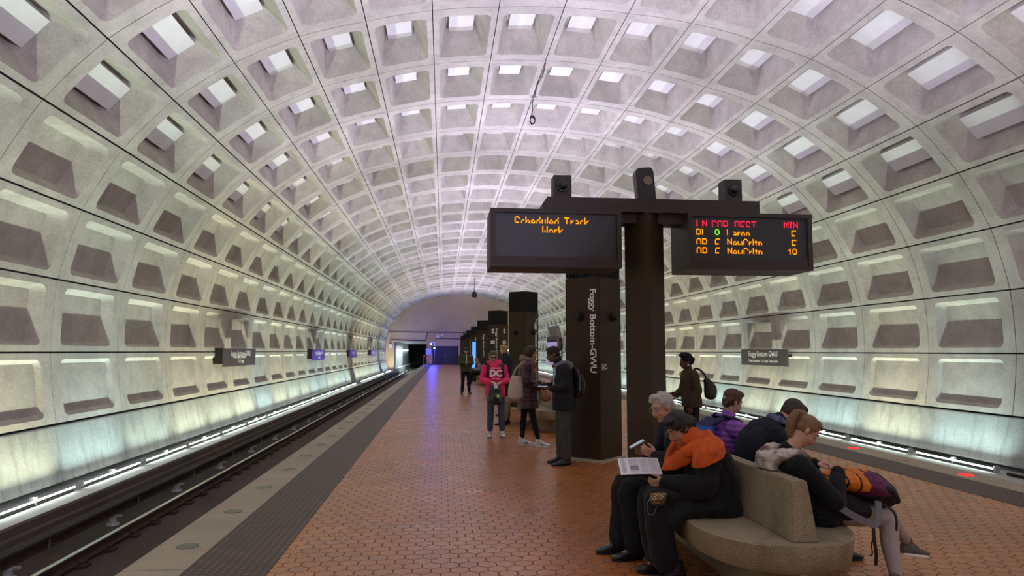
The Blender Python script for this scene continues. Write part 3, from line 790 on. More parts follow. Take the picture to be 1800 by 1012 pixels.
# ------------------------------------------------------------------ cable hanging from the vault and a far hanging lamp
pts = [(2.37, 15.97, 8.46), (2.40, 16.6, 8.44), (2.36, 17.3, 8.45), (2.38, 18.0, 8.42), (2.37, 18.4, 8.40), (2.38, 18.5, 8.2), (2.36, 18.5, 8.02)]
for k in range(14): pts.append((2.38 + .07 * math.cos(k * 1.2), 18.5 + .03 * math.sin(k * 2), 7.95 + .11 * math.sin(k * 1.2) - .004 * k))
pts.append((2.36, 18.5, 7.78))
tag(obj('cable', curve_tube(pts, .013, 6), M['black']), 'loose black cable hanging coiled from the ceiling ribs', 'cable')
pts = [(2.1 + .05, 44, 8.4), (2.15, 44, 7.6)]
e = empty('hanging_lamp', (2.9, 66, 7.0), 'small dark lamp hanging from the far ceiling', 'lamp')
bm = curve_tube([(0, 0, 1.5), (0, 0, .2)], .03, 6, False); obj('cord', bm, M['black'], e)
bm = bmesh.new(); cyl(bm, (0, 0, .25), (0, 0, 0), .12, .28, n=12); cyl(bm, (0, 0, 0), (0, 0, -.35), .28, .2, n=12); obj('shade', bm, M['bronze_dark'], e)

# ------------------------------------------------------------------ people: tools
def vn(v): return V(v).normalized()
class Blob:
    """closed shapes that are fused into one continuous surface"""
    def __init__(s): s.bm = bmesh.new()
    def chain(s, pts, rad, side=(1, 0, 0), sub=4, n=14, cap=True):
        pts = [V(p) for p in pts]; rad = [(r, r) if not isinstance(r, tuple) else r for r in rad]
        P, R = [], []
        if len(pts) > 2:
            R3 = [V((a, b, 0)) for a, b in rad]
            P, R = catmull(pts, sub), [(max(.003, q.x), max(.003, q.y)) for q in catmull(R3, sub)]
        else: P, R = pts, rad
        side = V(side)
        def frame(i):
            t = (P[min(i + 1, len(P) - 1)] - P[max(i - 1, 0)]).normalized()
            a = side - t * side.dot(t)
            if a.length < .05: a = t.orthogonal()
            a.normalize(); return t, a, t.cross(a)
        rings = []
        t, a, b = frame(0); m = min(R[0])
        if cap:
            for k in (3, 2, 1):
                f = math.cos(k * PI / 7.4); o = math.sin(k * PI / 7.4) * m
                rings.append((P[0] - t * o, a, b, R[0][0] * f, R[0][1] * f))
        for i in range(len(P)):
            t, a, b = frame(i); rings.append((P[i], a, b, *R[i]))
        m = min(R[-1])
        if cap:
            for k in (1, 2, 3):
                f = math.cos(k * PI / 7.4); o = math.sin(k * PI / 7.4) * m
                rings.append((P[-1] + t * o, a, b, R[-1][0] * f, R[-1][1] * f))
        vr = [[s.bm.verts.new(c + a * (ra * math.cos(q)) + b * (rb * math.sin(q))) for q in [2 * PI * k / n for k in range(n)]] for c, a, b, ra, rb in rings]
        for A, B in zip(vr, vr[1:]):
            for k in range(n): s.bm.faces.new((A[k], A[(k + 1) % n], B[(k + 1) % n], B[k]))
        s.bm.faces.new(vr[0][::-1]); s.bm.faces.new(vr[-1])
        return s
    def ell(s, c, r, X=(1, 0, 0), Y=(0, 1, 0), Z=None):
        X, Y = V(X), V(Y); Z = V(Z) if Z is not None else X.cross(Y)
        q = bmesh.ops.create_icosphere(s.bm, subdivisions=3, radius=1)
        for v in q['verts']: v.co = V(c) + X * (v.co.x * r[0]) + Y * (v.co.y * r[1]) + Z * (v.co.z * r[2])
        return s
    def build(s, name, m, parent, base, voxel=.008, smooth=3, amp=0, freq=9, puff=None, cut=None, mats=None, zlim=None):
        bmesh.ops.recalc_face_normals(s.bm, faces=s.bm.faces)
        me = bpy.data.meshes.new(name); s.bm.to_mesh(me); s.bm.free()
        o = bpy.data.objects.new(name, me); scn.collection.objects.link(o)
        md = o.modifiers.new('r', 'REMESH'); md.mode = 'VOXEL'; md.voxel_size = voxel; md.adaptivity = 0
        if smooth:
            sm = o.modifiers.new('s', 'SMOOTH'); sm.iterations = smooth; sm.factor = .5
        dg = bpy.context.evaluated_depsgraph_get(); dg.update()
        m2 = bpy.data.meshes.new_from_object(o.evaluated_get(dg))
        bpy.data.objects.remove(o); bpy.data.meshes.remove(me)
        bm = bmesh.new(); bm.from_mesh(m2)
        if cut:
            bmesh.ops.bisect_plane(bm, geom=list(bm.verts) + list(bm.edges) + list(bm.faces), plane_co=cut[0], plane_no=cut[1], clear_inner=True)
        if amp or puff:
            bm.normal_update()
            for v in bm.verts:
                d = 0
                if amp:
                    p = v.co
                    d += amp * (noise.noise(V((p.x * freq, p.y * freq, p.z * freq * .55))) + .5 * noise.noise(V((p.x * freq * 2.3 + 7, p.y * freq * 2.3, p.z * freq * 1.4))))
                    cr = 1 - abs(noise.noise(V((p.x * freq * .9 + 3, p.y * freq * .9, p.z * freq * .5)))) * 5
                    if cr > 0: d -= amp * .7 * cr
                if puff: d += puff(v.co)
                v.co += v.normal * d
        if zlim:
            for v in bm.verts: v.co.z = min(max(v.co.z, zlim[0]), zlim[1])
        for v in bm.verts:            # sit on the benches rather than in them
            c = v.co
            if abs(c.x - 2.21) < .50 and any(y0 < c.y < y1 for y0, y1 in ((4.12, 6.93), (13.62, 16.58), (32.22, 35.18))):
                if .24 < c.z < .443: c.z = .443
                if .25 < c.z < .805:
                    t_ = (c.z - .44) / .36; xl, xr = 2.125 + .025 * t_, 2.30 - .035 * t_
                    if xl < c.x < xr: c.x = xr if base[0] > 2.21 else xl
        for v in bm.verts: v.co -= V(base)
        bm.to_mesh(m2); bm.free()
        m2.name = name
        m2.materials.clear()
        for q in ([m] if not isinstance(m, (list, tuple)) else m): m2.materials.append(q)
        if mats:
            idx = [mats(f.center + V(base)) for f in m2.polygons]; m2.polygons.foreach_set('material_index', idx)
        m2.polygons.foreach_set('use_smooth', [True] * len(m2.polygons))
        o = bpy.data.objects.new(name, m2)
        if cut:
            sd = o.modifiers.new('thickness', 'SOLIDIFY'); sd.thickness = .012; sd.offset = 0
        return link(o, parent)

def skin(name, c):
    t = NT(name); p = t.obj(); col = t.ramp(t.noise(p, 40, 3), [(.3, sc(c, .88)), (.7, sc(c, 1.08))])
    col = t.mix(t.math('MULTIPLY', t.noise(p, 9, 2), .3), col, (c[0] * 1.1, c[1] * .75, c[2] * .65))
    t.base(col, .5); t.b.inputs['Subsurface Weight'].default_value = .06; t.b.inputs['Subsurface Radius'].default_value = (.012, .005, .003); t.b.inputs['Subsurface Scale'].default_value = .3
    return t.m
def hairm(name, c, k=60, st=(1, 1, .25)):
    t = NT(name); p = t.obj()
    a = t.noise(p, k * 2.2, 3, .6, st); b = t.noise(p, 22, 3, .6, (1, 1, .5))
    col = t.mix(b, t.ramp(a, [(.3, sc(c, .6)), (.7, sc(c, 1.3))]), sc(c, .85)); t.base(col, .5, 0, .35); t.bump(a, .35, .003); return t.m
def cloth(name, c, rough=.85, var=.12, bump=.3, sc_=300, sheen=0):
    t = NT(name); p = t.obj(); f = t.noise(p, 6, 4); w = t.noise(p, sc_, 2)
    col = t.ramp(f, [(.3, sc(c, 1 - var)), (.7, sc(c, 1 + var))]); t.base(col, rough, 0, .3); t.bump(w, bump, .002)
    if sheen: t.b.inputs['Sheen Weight'].default_value = sheen
    return t.m
S_ = {'pale': skin('skin_fair', (.50, .30, .21)), 'rosy': skin('skin_rosy', (.50, .27, .19)), 'tan': skin('skin_olive', (.40, .235, .14)), 'brown': skin('skin_brown', (.12, .055, .03)), 'dark': skin('skin_deep', (.09, .042, .025))}
LIP = plain('lips', (.34, .10, .08), .45); LIPD = plain('lips_dark', (.10, .035, .03), .45); BROW = plain('dark_brow', (.03, .02, .015), .7); BROWG = plain('grey_brow', (.25, .22, .2), .7)
EYEW = plain('eye_white', (.55, .52, .48), .3)

def head(B, C, F, U, k=1.0, jaw=1.0):
    """adds a head with face and ears to a Blob; C is the middle of the head"""
    C, F = V(C), vn(F); U = V(U); U = (U - F * U.dot(F)).normalized(); S = F.cross(U)
    def p(f, u, s=0): return C + (F * f + U * u + S * s) * k
    def e(f, u, s, rs, rf, ru): B.ell(p(f, u, s), (rs * k, rf * k, ru * k), S, F, U)
    e(-.010, .032, 0, .076, .094, .086)
    e(.022, -.030, 0, .060, .064, .082)
    e(.020, -.068, 0, .052 * jaw, .056, .034)
    e(.058, -.096, 0, .024 * jaw, .020, .017)
    for s in (-1, 1):
        e(.052, -.032, s * .034, .022, .024, .022)           # cheek
        e(.070, .003, s * .031, .0145, .011, .0095)          # lidded eye
        B.chain([p(.082, .022, s * .008), p(.078, .027, s * .028), p(.062, .022, s * .050)], [.0085 * k, .009 * k, .007 * k], U, 3, 8)
        e(-.004, -.008, s * .076, .007, .017, .029); e(-.010, -.004, s * .084, .006, .015, .026); e(.0, -.03, s * .078, .006, .008, .01)
        e(.094, -.038, s * .0105, .0075, .0085, .0065)
    B.chain([p(.078, .022), p(.093, -.006), p(.106, -.032)], [.0075 * k, .009 * k, .0115 * k], S, 4, 10)
    B.chain([p(.082, -.054, -.020), p(.092, -.053), p(.082, -.054, .020)], [.004 * k, .0065 * k, .004 * k], U, 3, 8)
    B.chain([p(.080, -.066, -.017), p(.089, -.067), p(.080, -.066, .017)], [.004 * k, .0072 * k, .004 * k], U, 3, 8)
    return p, S, U, F
def hand(B, W, d, n, th, curl=.5, k=1.0, spread=.02, thumb=1):
    """palm, four fingers and a thumb. W wrist, d finger direction, n palm normal, th thumb side"""
    W, d = V(W), vn(d); n = V(n); n = (n - d * n.dot(d)).normalized(); th = V(th); th = (th - d * th.dot(d) - n * th.dot(n)).normalized()
    Ls = (.070, .078, .072, .056)
    for q in range(4):
        o = (1.5 - q) * .0195 * k
        kn = W + d * ((.088 - abs(q - 1.2) * .006) * k) + th * o
        B.chain([W + th * o * .55 + d * .005, kn], [.014 * k, .0115 * k], th, 1, 8)
        p, a = kn, curl * .6; dd = (d + th * ((1.5 - q) * spread * 4)).normalized()
        pts = [p]
        for f, seg in enumerate((.45, .31, .24)):
            p = p + (dd * math.cos(a) + n * math.sin(a)) * (Ls[q] * seg * k); pts.append(p); a += curl
        B.chain(pts, [.0098 * k, .0092 * k, .0086 * k, .0068 * k], th, 1, 8)
    p = W + d * .022 * k + th * .022 * k; d1 = (d * .62 + th * .6 + n * .45 * thumb).normalized(); d2 = (d * .9 + th * .15 + n * .45 * thumb).normalized()
    B.chain([p, p + d1 * .042 * k, p + d1 * .042 * k + d2 * .030 * k, p + d1 * .042 * k + d2 * .055 * k], [.014 * k, .0115 * k, .0105 * k, .0078 * k], n, 1, 8)
def brows(P, k, parent, base, m=BROW, lash=True):
    B = bmesh.new()
    def strip(pts, w, h):
        bmx = curve_tube(pts, w, 6); me = bpy.data.meshes.new('t'); bmx.to_mesh(me); bmx.free(); B.from_mesh(me); bpy.data.meshes.remove(me)
    for s in (-1, 1):
        strip([P(.0905, .026, s * .012), P(.087, .033, s * .03), P(.070, .028, s * .050)], .0033 * k, 0)
    o = None
    for v in B.verts: v.co -= V(base)
    obj('eyebrows', B, m, parent, 60)
    if lash:
        B = bmesh.new()
        for s in (-1, 1):
            strip([P(.079, -.001, s * .018), P(.0825, -.004, s * .031), P(.073, -.001, s * .044)], .0022 * k, 0)
        for v in B.verts: v.co -= V(base)
        obj('eyelashes', B, BROW, parent, 60)
def glasses(P, k, parent, base, m, rim=.0016, tint=None):
    B = bmesh.new()
    def add(pts, r, smooth=True):
        bmx = curve_tube(pts, r, 6, smooth); me = bpy.data.meshes.new('t'); bmx.to_mesh(me); bmx.free(); B.from_mesh(me); bpy.data.meshes.remove(me)
    for s in (-1, 1):
        add([P(.097 - .012 * math.cos(a) * 0, .002 + .018 * math.sin(a), s * (.032 + .023 * math.cos(a))) for a in [2 * PI * q / 14 for q in range(15)]], rim * k, False)
        add([P(.096, .006, s * .055), P(.05, .006, s * .080), P(.0, .004, s * .084)], rim * k, False)
        if tint:
            f = [B.verts.new(P(.0975, .002 + .018 * math.sin(a), s * (.032 + .023 * math.cos(a)))) for a in [2 * PI * q / 14 for q in range(14)]]; B.faces.new(f)
    add([P(.098, .006, -.010), P(.100, .010, 0), P(.098, .006, .010)], rim * k)
    for v in B.verts: v.co -= V(base)
    obj('glasses', B, m, parent, 60)
def shoe(name, A, T, m, parent, base, k=1.0, sole=None, lace=None, high=0, up=(0, 0, 1)):
    """A ankle joint (about .09 above the ground), T direction of the toe"""
    A, T, U = V(A), vn(T), vn(up); T = (T - U * T.dot(U)).normalized(); S = T.cross(U)
    def p(f, u, s=0): return A + (T * f + U * u + S * s) * k
    B = Blob()
    B.chain([p(-.045, -.045), p(.02, -.042), p(.09, -.052), p(.15, -.060), p(.185, -.066)], [(.033 * k, .038 * k), (.036 * k, .042 * k), (.044 * k, .031 * k), (.045 * k, .023 * k), (.034 * k, .017 * k)], S)
    B.chain([p(-.012, .02 + high), p(-.012, -.03)], [(.040 * k, .046 * k), (.036 * k, .046 * k)], S, 1)
    B.chain([p(.02, .0), p(.075, -.030)], [(.030 * k, .026 * k), (.034 * k, .024 * k)], S, 1)
    o = B.build(name, m, parent, base, .006, 3)
    bm = bmesh.new(); out = []
    for q in range(24):
        a = 2 * PI * q / 24; c, s = math.cos(a), math.sin(a)
        f = .072 + .128 * c; wd = .046 if c > 0 else .037
        out.append(p(f, 0, wd * s) - V(base))
    for u0, u1 in ((-.090, -.072),):
        a = [bm.verts.new(q + U * u0 * k) for q in out]; b = [bm.verts.new(q + U * u1 * k) for q in out]
        for q in range(24): bm.faces.new((a[q], a[(q + 1) % 24], b[(q + 1) % 24], b[q]))
        bm.faces.new(a[::-1]); bm.faces.new(b)
    obj('sole', bm, sole or M['black'], o, 40)
    if lace:
        bm = bmesh.new()
        for q in range(4):
            f = .045 + q * .02; h = -.012 - q * .0085
            c = curve_tube([p(f, h - .004, -.024), p(f + .004, h + .006, 0), p(f, h - .004, .024)], .0035 * k, 6); me = bpy.data.meshes.new('t'); c.to_mesh(me); c.free(); bm.from_mesh(me); bpy.data.meshes.remove(me)
        for v in bm.verts: v.co -= V(base)
        obj('laces', bm, lace, o, 60)
    return o
class Fig:
    """joints of one figure in world coordinates"""
    def __init__(s, base, label, k=1.0, voxel=.007):
        s.e = empty('person', base, label, 'person'); s.b = V(base); s.k = k; s.vox = voxel
    def pose(s, **j):
        for a, q in j.items(): setattr(s, a, V(q))
        f = s.face_dir if hasattr(s, 'face_dir') else V((1, 0, 0))
        s.S = vn(s.shR - s.shL)
        return s
    def body(s, sk, F, U, curlR=.5, curlL=.5, lips=LIP, hands=True, leg=1.0, jaw=1.0, hk=.95):
        B = Blob(); k = s.k; S = s.S
        B.chain([s.pel, s.wai, s.che, s.che + (s.nek - s.che) * .6, s.nek], [(.15 * k, .10 * k), (.12 * k, .09 * k), (.15 * k, .095 * k), (.11 * k, .07 * k), (.05 * k, .05 * k)], S)
        U_ = vn(U); F_ = vn(F)
        B.chain([s.nek - V((0, 0, .02)), s.nek + (s.hed - s.nek) * .4, s.hed - U_ * .03 * k - F_ * .02 * k], [.056 * k, .052 * k, .055 * k], S)
        for a in 'RL':
            sh, el, wr = getattr(s, 'sh' + a), getattr(s, 'el' + a), getattr(s, 'wr' + a)
            B.chain([s.che + (s.nek - s.che) * .4, sh, (sh + el) / 2, el, (el * .6 + wr * .4), wr], [.06 * k, .050 * k, .042 * k, .036 * k, .036 * k, .024 * k], S)
            hp, kn, an = getattr(s, 'hip' + a), getattr(s, 'kn' + a), getattr(s, 'an' + a)
            B.chain([hp, (hp + kn) / 2, kn, kn * .6 + an * .4, an], [.078 * k * leg, .068 * k * leg, .050 * k * leg, .050 * k * leg, .032 * k], S)
            if hands and hasattr(s, 'hd' + a):
                d = getattr(s, 'hd' + a); n = getattr(s, 'pn' + a); th = getattr(s, 'th' + a)
                hand(B, wr, d, n, th, curlR if a == 'R' else curlL, k * .98)
            to = getattr(s, 'to' + a, None)
            if to is not None:
                t = vn(to); B.chain([an, an + t * .10 * k - V((0, 0, .045 * k))], [.032 * k, .024 * k], S, 1)
        s.P, s.hS, s.hU, s.hF = head(B, s.hed, F, U, k * hk, jaw)
        s.hk = k * hk
        P = s.P
        mouth = P(.090, -.060)
        def mt(c):
            d = c - mouth
            return 1 if abs(d.dot(s.hS)) < .021 * s.hk and abs(d.dot(s.hU)) < .0105 * s.hk and abs(d.dot(s.hF)) < .012 * s.hk else 0
        s.body_o = B.build('body', [sk, lips], s.e, s.b, s.vox if s.vox > .006 else .0048, 2, mats=mt)
        return s
    def trousers(s, m, r=(.10, .085, .068, .062, .055), name='trousers', amp=.004, hip=(.150, .112), to=.0, vox=None):
        B = Blob(); k = s.k
        B.chain([s.pel + (s.wai - s.pel) * .35, s.pel], [(hip[0] * k * .95, hip[1] * k * .9), (hip[0] * k, hip[1] * k)], s.S, 1)
        for a in 'RL':
            hp, kn, an = getattr(s, 'hip' + a), getattr(s, 'kn' + a), getattr(s, 'an' + a)
            an = an + (kn - an) * to
            B.chain([hp, (hp + kn) / 2, kn, (kn + an) / 2, an], [q * k for q in r], s.S)
        o = B.build(name, m, s.e, s.b, vox or s.vox, 2, amp, 11); return o
    def top(s, m, name='coat', r=(.19, .135), arm=(.075, .062, .055, .050), hem=None, waist=None, amp=.005, puff=None, collar=True, vox=None, extra=None, sleeves='RL', shoulder=None, mats=None, ms=None, freq=8, cuff=0):
        B = Blob(); k = s.k; S = s.S
        w = waist or r
        lo = hem if hem is not None else s.pel
        pts = [V(lo), s.pel, s.wai, s.che, s.che + (s.nek - s.che) * .65, s.nek]
        rad = [(w[0] * 1.02 * k, w[1] * 1.02 * k), (w[0] * k, w[1] * k), (w[0] * .93 * k, w[1] * .93 * k), (r[0] * k, r[1] * k), (r[0] * .72 * k, r[1] * .72 * k), (.066 * k, .066 * k)]
        if (V(lo) - s.pel).length < .03: pts, rad = pts[1:], rad[1:]
        B.chain(pts, rad, S, 4, 18)
        for a in sleeves:
            sh, el, wr = getattr(s, 'sh' + a), getattr(s, 'el' + a), getattr(s, 'wr' + a)
            wr2 = wr + (el - wr) * (.02 + cuff)
            B.chain([s.che + (s.nek - s.che) * .45, sh, (sh + el) / 2, el, (el + wr2) / 2, wr2], [arm[0] * 1.1 * k, arm[0] * k, arm[1] * k, arm[1] * .98 * k, arm[2] * k, arm[3] * k], S)
        if collar: B.chain([s.nek - V((0, 0, .03)), s.nek + (s.hed - s.nek) * .22], [.075 * k, .070 * k], S, 1)
        if extra: extra(B)
        return B.build(name, ms or m, s.e, s.b, vox or s.vox, 2, amp, freq, puff, mats=mats, zlim=(V(hem).z - .015, 9) if hem is not None and s.pel.z > .8 else None)
    def shoes(s, m, sole=None, lace=None, k=None, high=0, name='shoe'):
        for a in 'RL': shoe(name, getattr(s, 'an' + a), getattr(s, 'to' + a), m, s.e, s.b, k or s.k, sole, lace, high)

C_BLACK = cloth('black_wool', (.008, .008, .009), .95, sheen=.05); C_NAVY = cloth('navy_wool', (.010, .012, .020), .9); C_DARK = cloth('dark_trousers', (.010, .010, .012), .9)
K_SHOE = plain('black_leather', (.010, .010, .011), .28, bump=.2)

# ------------------------------------------------------------------ person: old man with phone, far end of the left seat
m = Fig((1.85, 5.6, 0), 'grey haired man with glasses in dark jacket looking at his phone, seated facing left', 1.0, .007)
m.pose(pel=(1.93, 5.62, .55), wai=(1.97, 5.62, .68), che=(1.95, 5.61, .84), nek=(1.885, 5.60, 1.0), hed=(1.785, 5.60, 1.145),
       shR=(1.90, 5.81, .95), shL=(1.90, 5.42, .94), elR=(1.78, 5.84, .72), elL=(1.79, 5.39, .73), wrR=(1.66, 5.66, .77), wrL=(1.70, 5.50, .775),
       hdR=(-.8, -.25, .35), pnR=(.2, -1, .2), thR=(0, .2, 1), hdL=(-.85, .12, .33), pnL=(.25, .9, .25), thL=(0, -.2, 1),
       hipR=(1.88, 5.72, .52), hipL=(1.88, 5.53, .52), knR=(1.47, 5.68, .53), knL=(1.47, 5.50, .53), anR=(1.42, 5.62, .09), anL=(1.50, 5.43, .09), toR=(-1, -.08, 0), toL=(-1, -.15, 0))
m.body(S_['rosy'], (-1, -.28, -.30), (-.25, 0, 1), .55, .6, jaw=1.05)
P = m.P
B = Blob()
for f, u, s_, rs, rf, ru in ((-.018, .048, 0, .084, .092, .080), (-.055, .0, 0, .070, .055, .07), (.035, .098, .01, .060, .050, .030), (.066, .078, .020, .036, .028, .020), (-.02, .035, .058, .03, .06, .055), (-.02, .035, -.058, .03, .06, .055)):
    B.ell(P(f, u, s_), (rs, rf, ru), m.hS, m.hF, m.hU)
B.chain([P(-.03, .12, 0), P(.0, .145, 0)], [.016, .006], m.hS, 1)
B.build('hair', hairm('grey_hair', (.40, .36, .32)), m.e, m.b, .006, 1, .006, 40)
brows(P, m.hk, m.e, m.b, BROWG); glasses(P, m.hk, m.e, m.b, M['steel'])
m.top(cloth('dark_navy_jacket', (.012, .013, .018), .8), 'jacket', (.205, .15), (.082, .070, .060, .050), hem=(1.95, 5.62, .47), waist=(.20, .17), amp=.008)
m.trousers(C_DARK, (.11, .095, .082, .085, .09), to=.06)
m.shoes(K_SHOE, lace=C_BLACK, high=.03)
ph = empty('phone', (1.565, 5.585, .855), 'silver phone held in both hands by the grey haired man', 'phone')
R3 = (Matrix.Rotation(math.radians(-28), 3, 'Y'))
bm = bmesh.new(); box(bm, (0, 0, 0), (.135, .070, .011), R3, .004); obj('case', bm, M['steel'], ph)
bm = bmesh.new(); box(bm, R3 @ V((0, 0, .0065)), (.12, .060, .002), R3); obj('display', bm, emit('phone_display', (.6, .65, .7), .5), ph)

# ------------------------------------------------------------------ person: woman in orange scarf reading
w = Fig((1.85, 5.0, 0), 'woman with orange scarf and black coat reading a booklet, seated facing left', .98, .007)
w.pose(pel=(1.93, 5.03, .55), wai=(1.96, 5.03, .68), che=(1.92, 5.03, .82), nek=(1.82, 5.03, .955), hed=(1.715, 5.02, 1.045),
       shR=(1.87, 5.23, .90), shL=(1.88, 4.84, .89), elR=(1.74, 5.28, .68), elL=(1.82, 4.79, .66), wrR=(1.57, 5.20, .69), wrL=(1.60, 4.965, .665),
       hdR=(-.9, -.1, .1), pnR=(0, -1, .2), thR=(-.1, -.1, 1), hdL=(-.95, .25, -.12), pnL=(.15, .9, .3), thL=(-.1, -.3, 1),
       hipR=(1.90, 5.13, .53), hipL=(1.90, 4.93, .53), knR=(1.50, 5.10, .55), knL=(1.50, 4.92, .55), anR=(1.60, 5.10, .09), anL=(1.65, 4.92, .09), toR=(-1, 0, 0), toL=(-1, -.1, 0))
w.body(S_['tan'], (-.80, -.26, -.56), (-.56, -.1, .78), .6, .75, leg=.72)
P = w.P
B = Blob()
for f, u, s_, rs, rf, ru in ((-.018, .046, 0, .089, .096, .084), (-.05, .0, 0, .080, .065, .07), (.03, .092, 0, .070, .056, .034), (-.01, .02, .062, .030, .052, .065), (-.01, .02, -.062, .030, .052, .065), (-.095, -.01, 0, .058, .050, .055), (-.13, -.03, 0, .045, .04, .045)):
    B.ell(P(f, u, s_), (rs, rf, ru), w.hS, w.hF, w.hU)
B.build('hair', hairm('black_brown_hair', (.018, .012, .010)), w.e, w.b, .007, 1, .008, 30)
brows(P, w.hk, w.e, w.b); glasses(P, w.hk, w.e, w.b, plain('gold_wire', (.45, .33, .15), .3, .9), .0013)
def skirt(B):
    B.chain([(1.93, 5.03, .56), (1.70, 5.02, .585), (1.53, 5.01, .56)], [(.21, .12), (.19, .09), (.16, .07)], (0, 1, 0))
w.top(C_BLACK, 'coat', (.225, .165), (.095, .085, .075, .062), hem=(1.97, 5.03, .475), waist=(.235, .205), amp=.010, extra=lambda B: B.chain([(1.98, 5.03, .50), (2.03, 5.03, .49)], [(.23, .09), (.16, .05)], (0, 1, 0), 1), freq=6)
B = Blob()
B.chain([(1.93, 5.03, .56), (1.70, 5.02, .585), (1.52, 5.01, .56)], [(.20, .11), (.18, .09), (.155, .075)], (0, 1, 0))
B.chain([(1.95, 4.98, .51), (1.74, 4.97, .50), (1.60, 4.97, .43)], [(.20, .08), (.20, .09), (.17, .09)], (0, 1, 0))
for yy in (5.10, 4.92): B.chain([(1.51, yy, .55), (1.53, yy, .35), (1.57, yy, .15)], [.085, .095, .10], (0, 1, 0))
B.chain([(1.54, 5.01, .45), (1.56, 5.01, .16)], [(.15, .07), (.17, .08)], (0, 1, 0), 1)
B.build('skirt', C_BLACK, w.e, w.b, .009, 2, .006, 8)
# scarf: wound round the neck, one end over the far shoulder and down the front
B = Blob()
nk = w.nek
B.chain([w.wai, w.che, w.che + (w.nek - w.che) * .65, w.nek, w.nek + (w.hed - w.nek) * .25], [(.235, .185), (.240, .182), (.185, .135), (.095, .095), (.085, .085)], w.S, 4, 18)
for a_ in ('R', 'L'):
    sh, el = getattr(w, 'sh' + a_), getattr(w, 'el' + a_)
    B.chain([w.che + (w.nek - w.che) * .45, sh, (sh + el) / 2], [.118, .112, .100], w.S)
B.chain([nk + V((.10, -.09, .0)), nk + V((.115, .0, .03)), nk + V((.08, .11, .0))], [(.045, .03)] * 3, (0, 0, 1))
B.chain([nk + V((.02, -.12, -.02)), nk + V((-.09, -.11, -.10)), nk + V((-.17, -.03, -.17)), nk + V((-.20, .02, -.22))], [(.05, .03), (.06, .032), (.055, .03), (.04, .02)], (.3, -.3, .9))
B.chain([nk + V((.02, .12, -.02)), nk + V((-.09, .10, -.09)), nk + V((-.17, .04, -.15))], [(.05, .03), (.055, .03), (.04, .02)], (.3, .3, .9))
B.build('scarf', cloth('orange_wool', (.52, .085, .014), .9, .18, .5, 220), w.e, w.b, .007, 2, .013, 9, cut=((1.60, 5.0, .735), (-.50, -.10, 1)))
w.shoes(K_SHOE, k=.95)
bk = empty('booklet', (1.45, 5.12, .75), 'open white booklet with grey printed text on the knees of the orange scarf woman', 'booklet')
R3 = Matrix.Rotation(math.radians(-6), 3, 'Z') @ Matrix.Rotation(math.radians(26), 3, 'X')
def page(u, v, h=0): return R3 @ V((u, v, h + .010 * math.sin((u + .15) * 9)))
bm = bmesh.new(); NU, NV = 12, 4; g = {}
for h in (0, 1):
    for a in range(NU + 1):
        for b in range(NV + 1): g[h, a, b] = bm.verts.new(page(-.15 + .30 * a / NU, -.10 + .20 * b / NV, .006 * h))
for a in range(NU):
    for b in range(NV):
        for h in (0, 1): bm.faces.new((g[h, a, b], g[h, a + 1, b], g[h, a + 1, b + 1], g[h, a, b + 1]))
for a in range(NU):
    for b in (0, NV): bm.faces.new((g[0, a, b], g[0, a + 1, b], g[1, a + 1, b], g[1, a, b]))
for b in range(NV):
    for a in (0, NU): bm.faces.new((g[0, a, b], g[0, a, b + 1], g[1, a, b + 1], g[1, a, b]))
obj('pages', bm, plain('paper', (.66, .66, .68), .7, var=.03), bk)
bm = bmesh.new()
for c0, c1 in ((-.13, -.10), (-.075, -.005), (.005, .06), (.07, .14)):
    for r in range(20):
        v = .088 - r * .0088
        if c0 == -.075 and 9 < r < 17: continue
        e_ = c1 - (.006 * ((r * 7) % 5) if r % 4 == 3 else 0)
        bm.faces.new([bm.verts.new(page(u, vv, .0072)) for u, vv in ((c0, v), (e_, v), (e_, v - .0035), (c0, v - .0035))])
obj('print', bm, plain('printed_text', (.40, .40, .42), .8), bk)
bm = bmesh.new(); bm.faces.new([bm.verts.new(page(u, v, .0074)) for u, v in ((-.072, .0), (-.01, .0), (-.01, -.055), (-.072, -.055))]); obj('picture', bm, plain('printed_picture', (.22, .22, .22), .8), bk)
bm = bmesh.new(); box(bm, R3 @ V((0, -.0, -.004)), (.305, .215, .003), R3); obj('cover', bm, M['black'], bk)
pu = empty('purse', (1.49, 4.86, .61), 'small gold sequinned purse with a thin cord on the lap of the reading woman', 'purse')
t = NT('gold_sequins'); vo = t.n('TexVoronoi', i_Vector=t.obj(), i_Scale=110); t.base(t.ramp(vo.outputs['Distance'], [(.15, (.75, .60, .28)), (.45, (.10, .07, .03))]), .3, .7); t.bump(vo.outputs['Distance'], .8, .004)
B = Blob(); B.ell((1.50, 4.835, .575), (.06, .035, .045)); B.chain([(1.455, 4.84, .605), (1.55, 4.83, .61)], [.014, .014], (0, 1, 0), 1); B.build('pouch', t.m, pu, (1.49, 4.86, .61), .006, 2)
bm = curve_tube([(-.04, -.03, -.01), (-.075, -.045, -.06), (-.07, -.05, -.12), (-.035, -.05, -.13), (-.01, -.045, -.08), (.0, -.03, -.04)], .0025, 6); obj('cord', bm, plain('grey_cord', (.12, .12, .13), .5), pu)

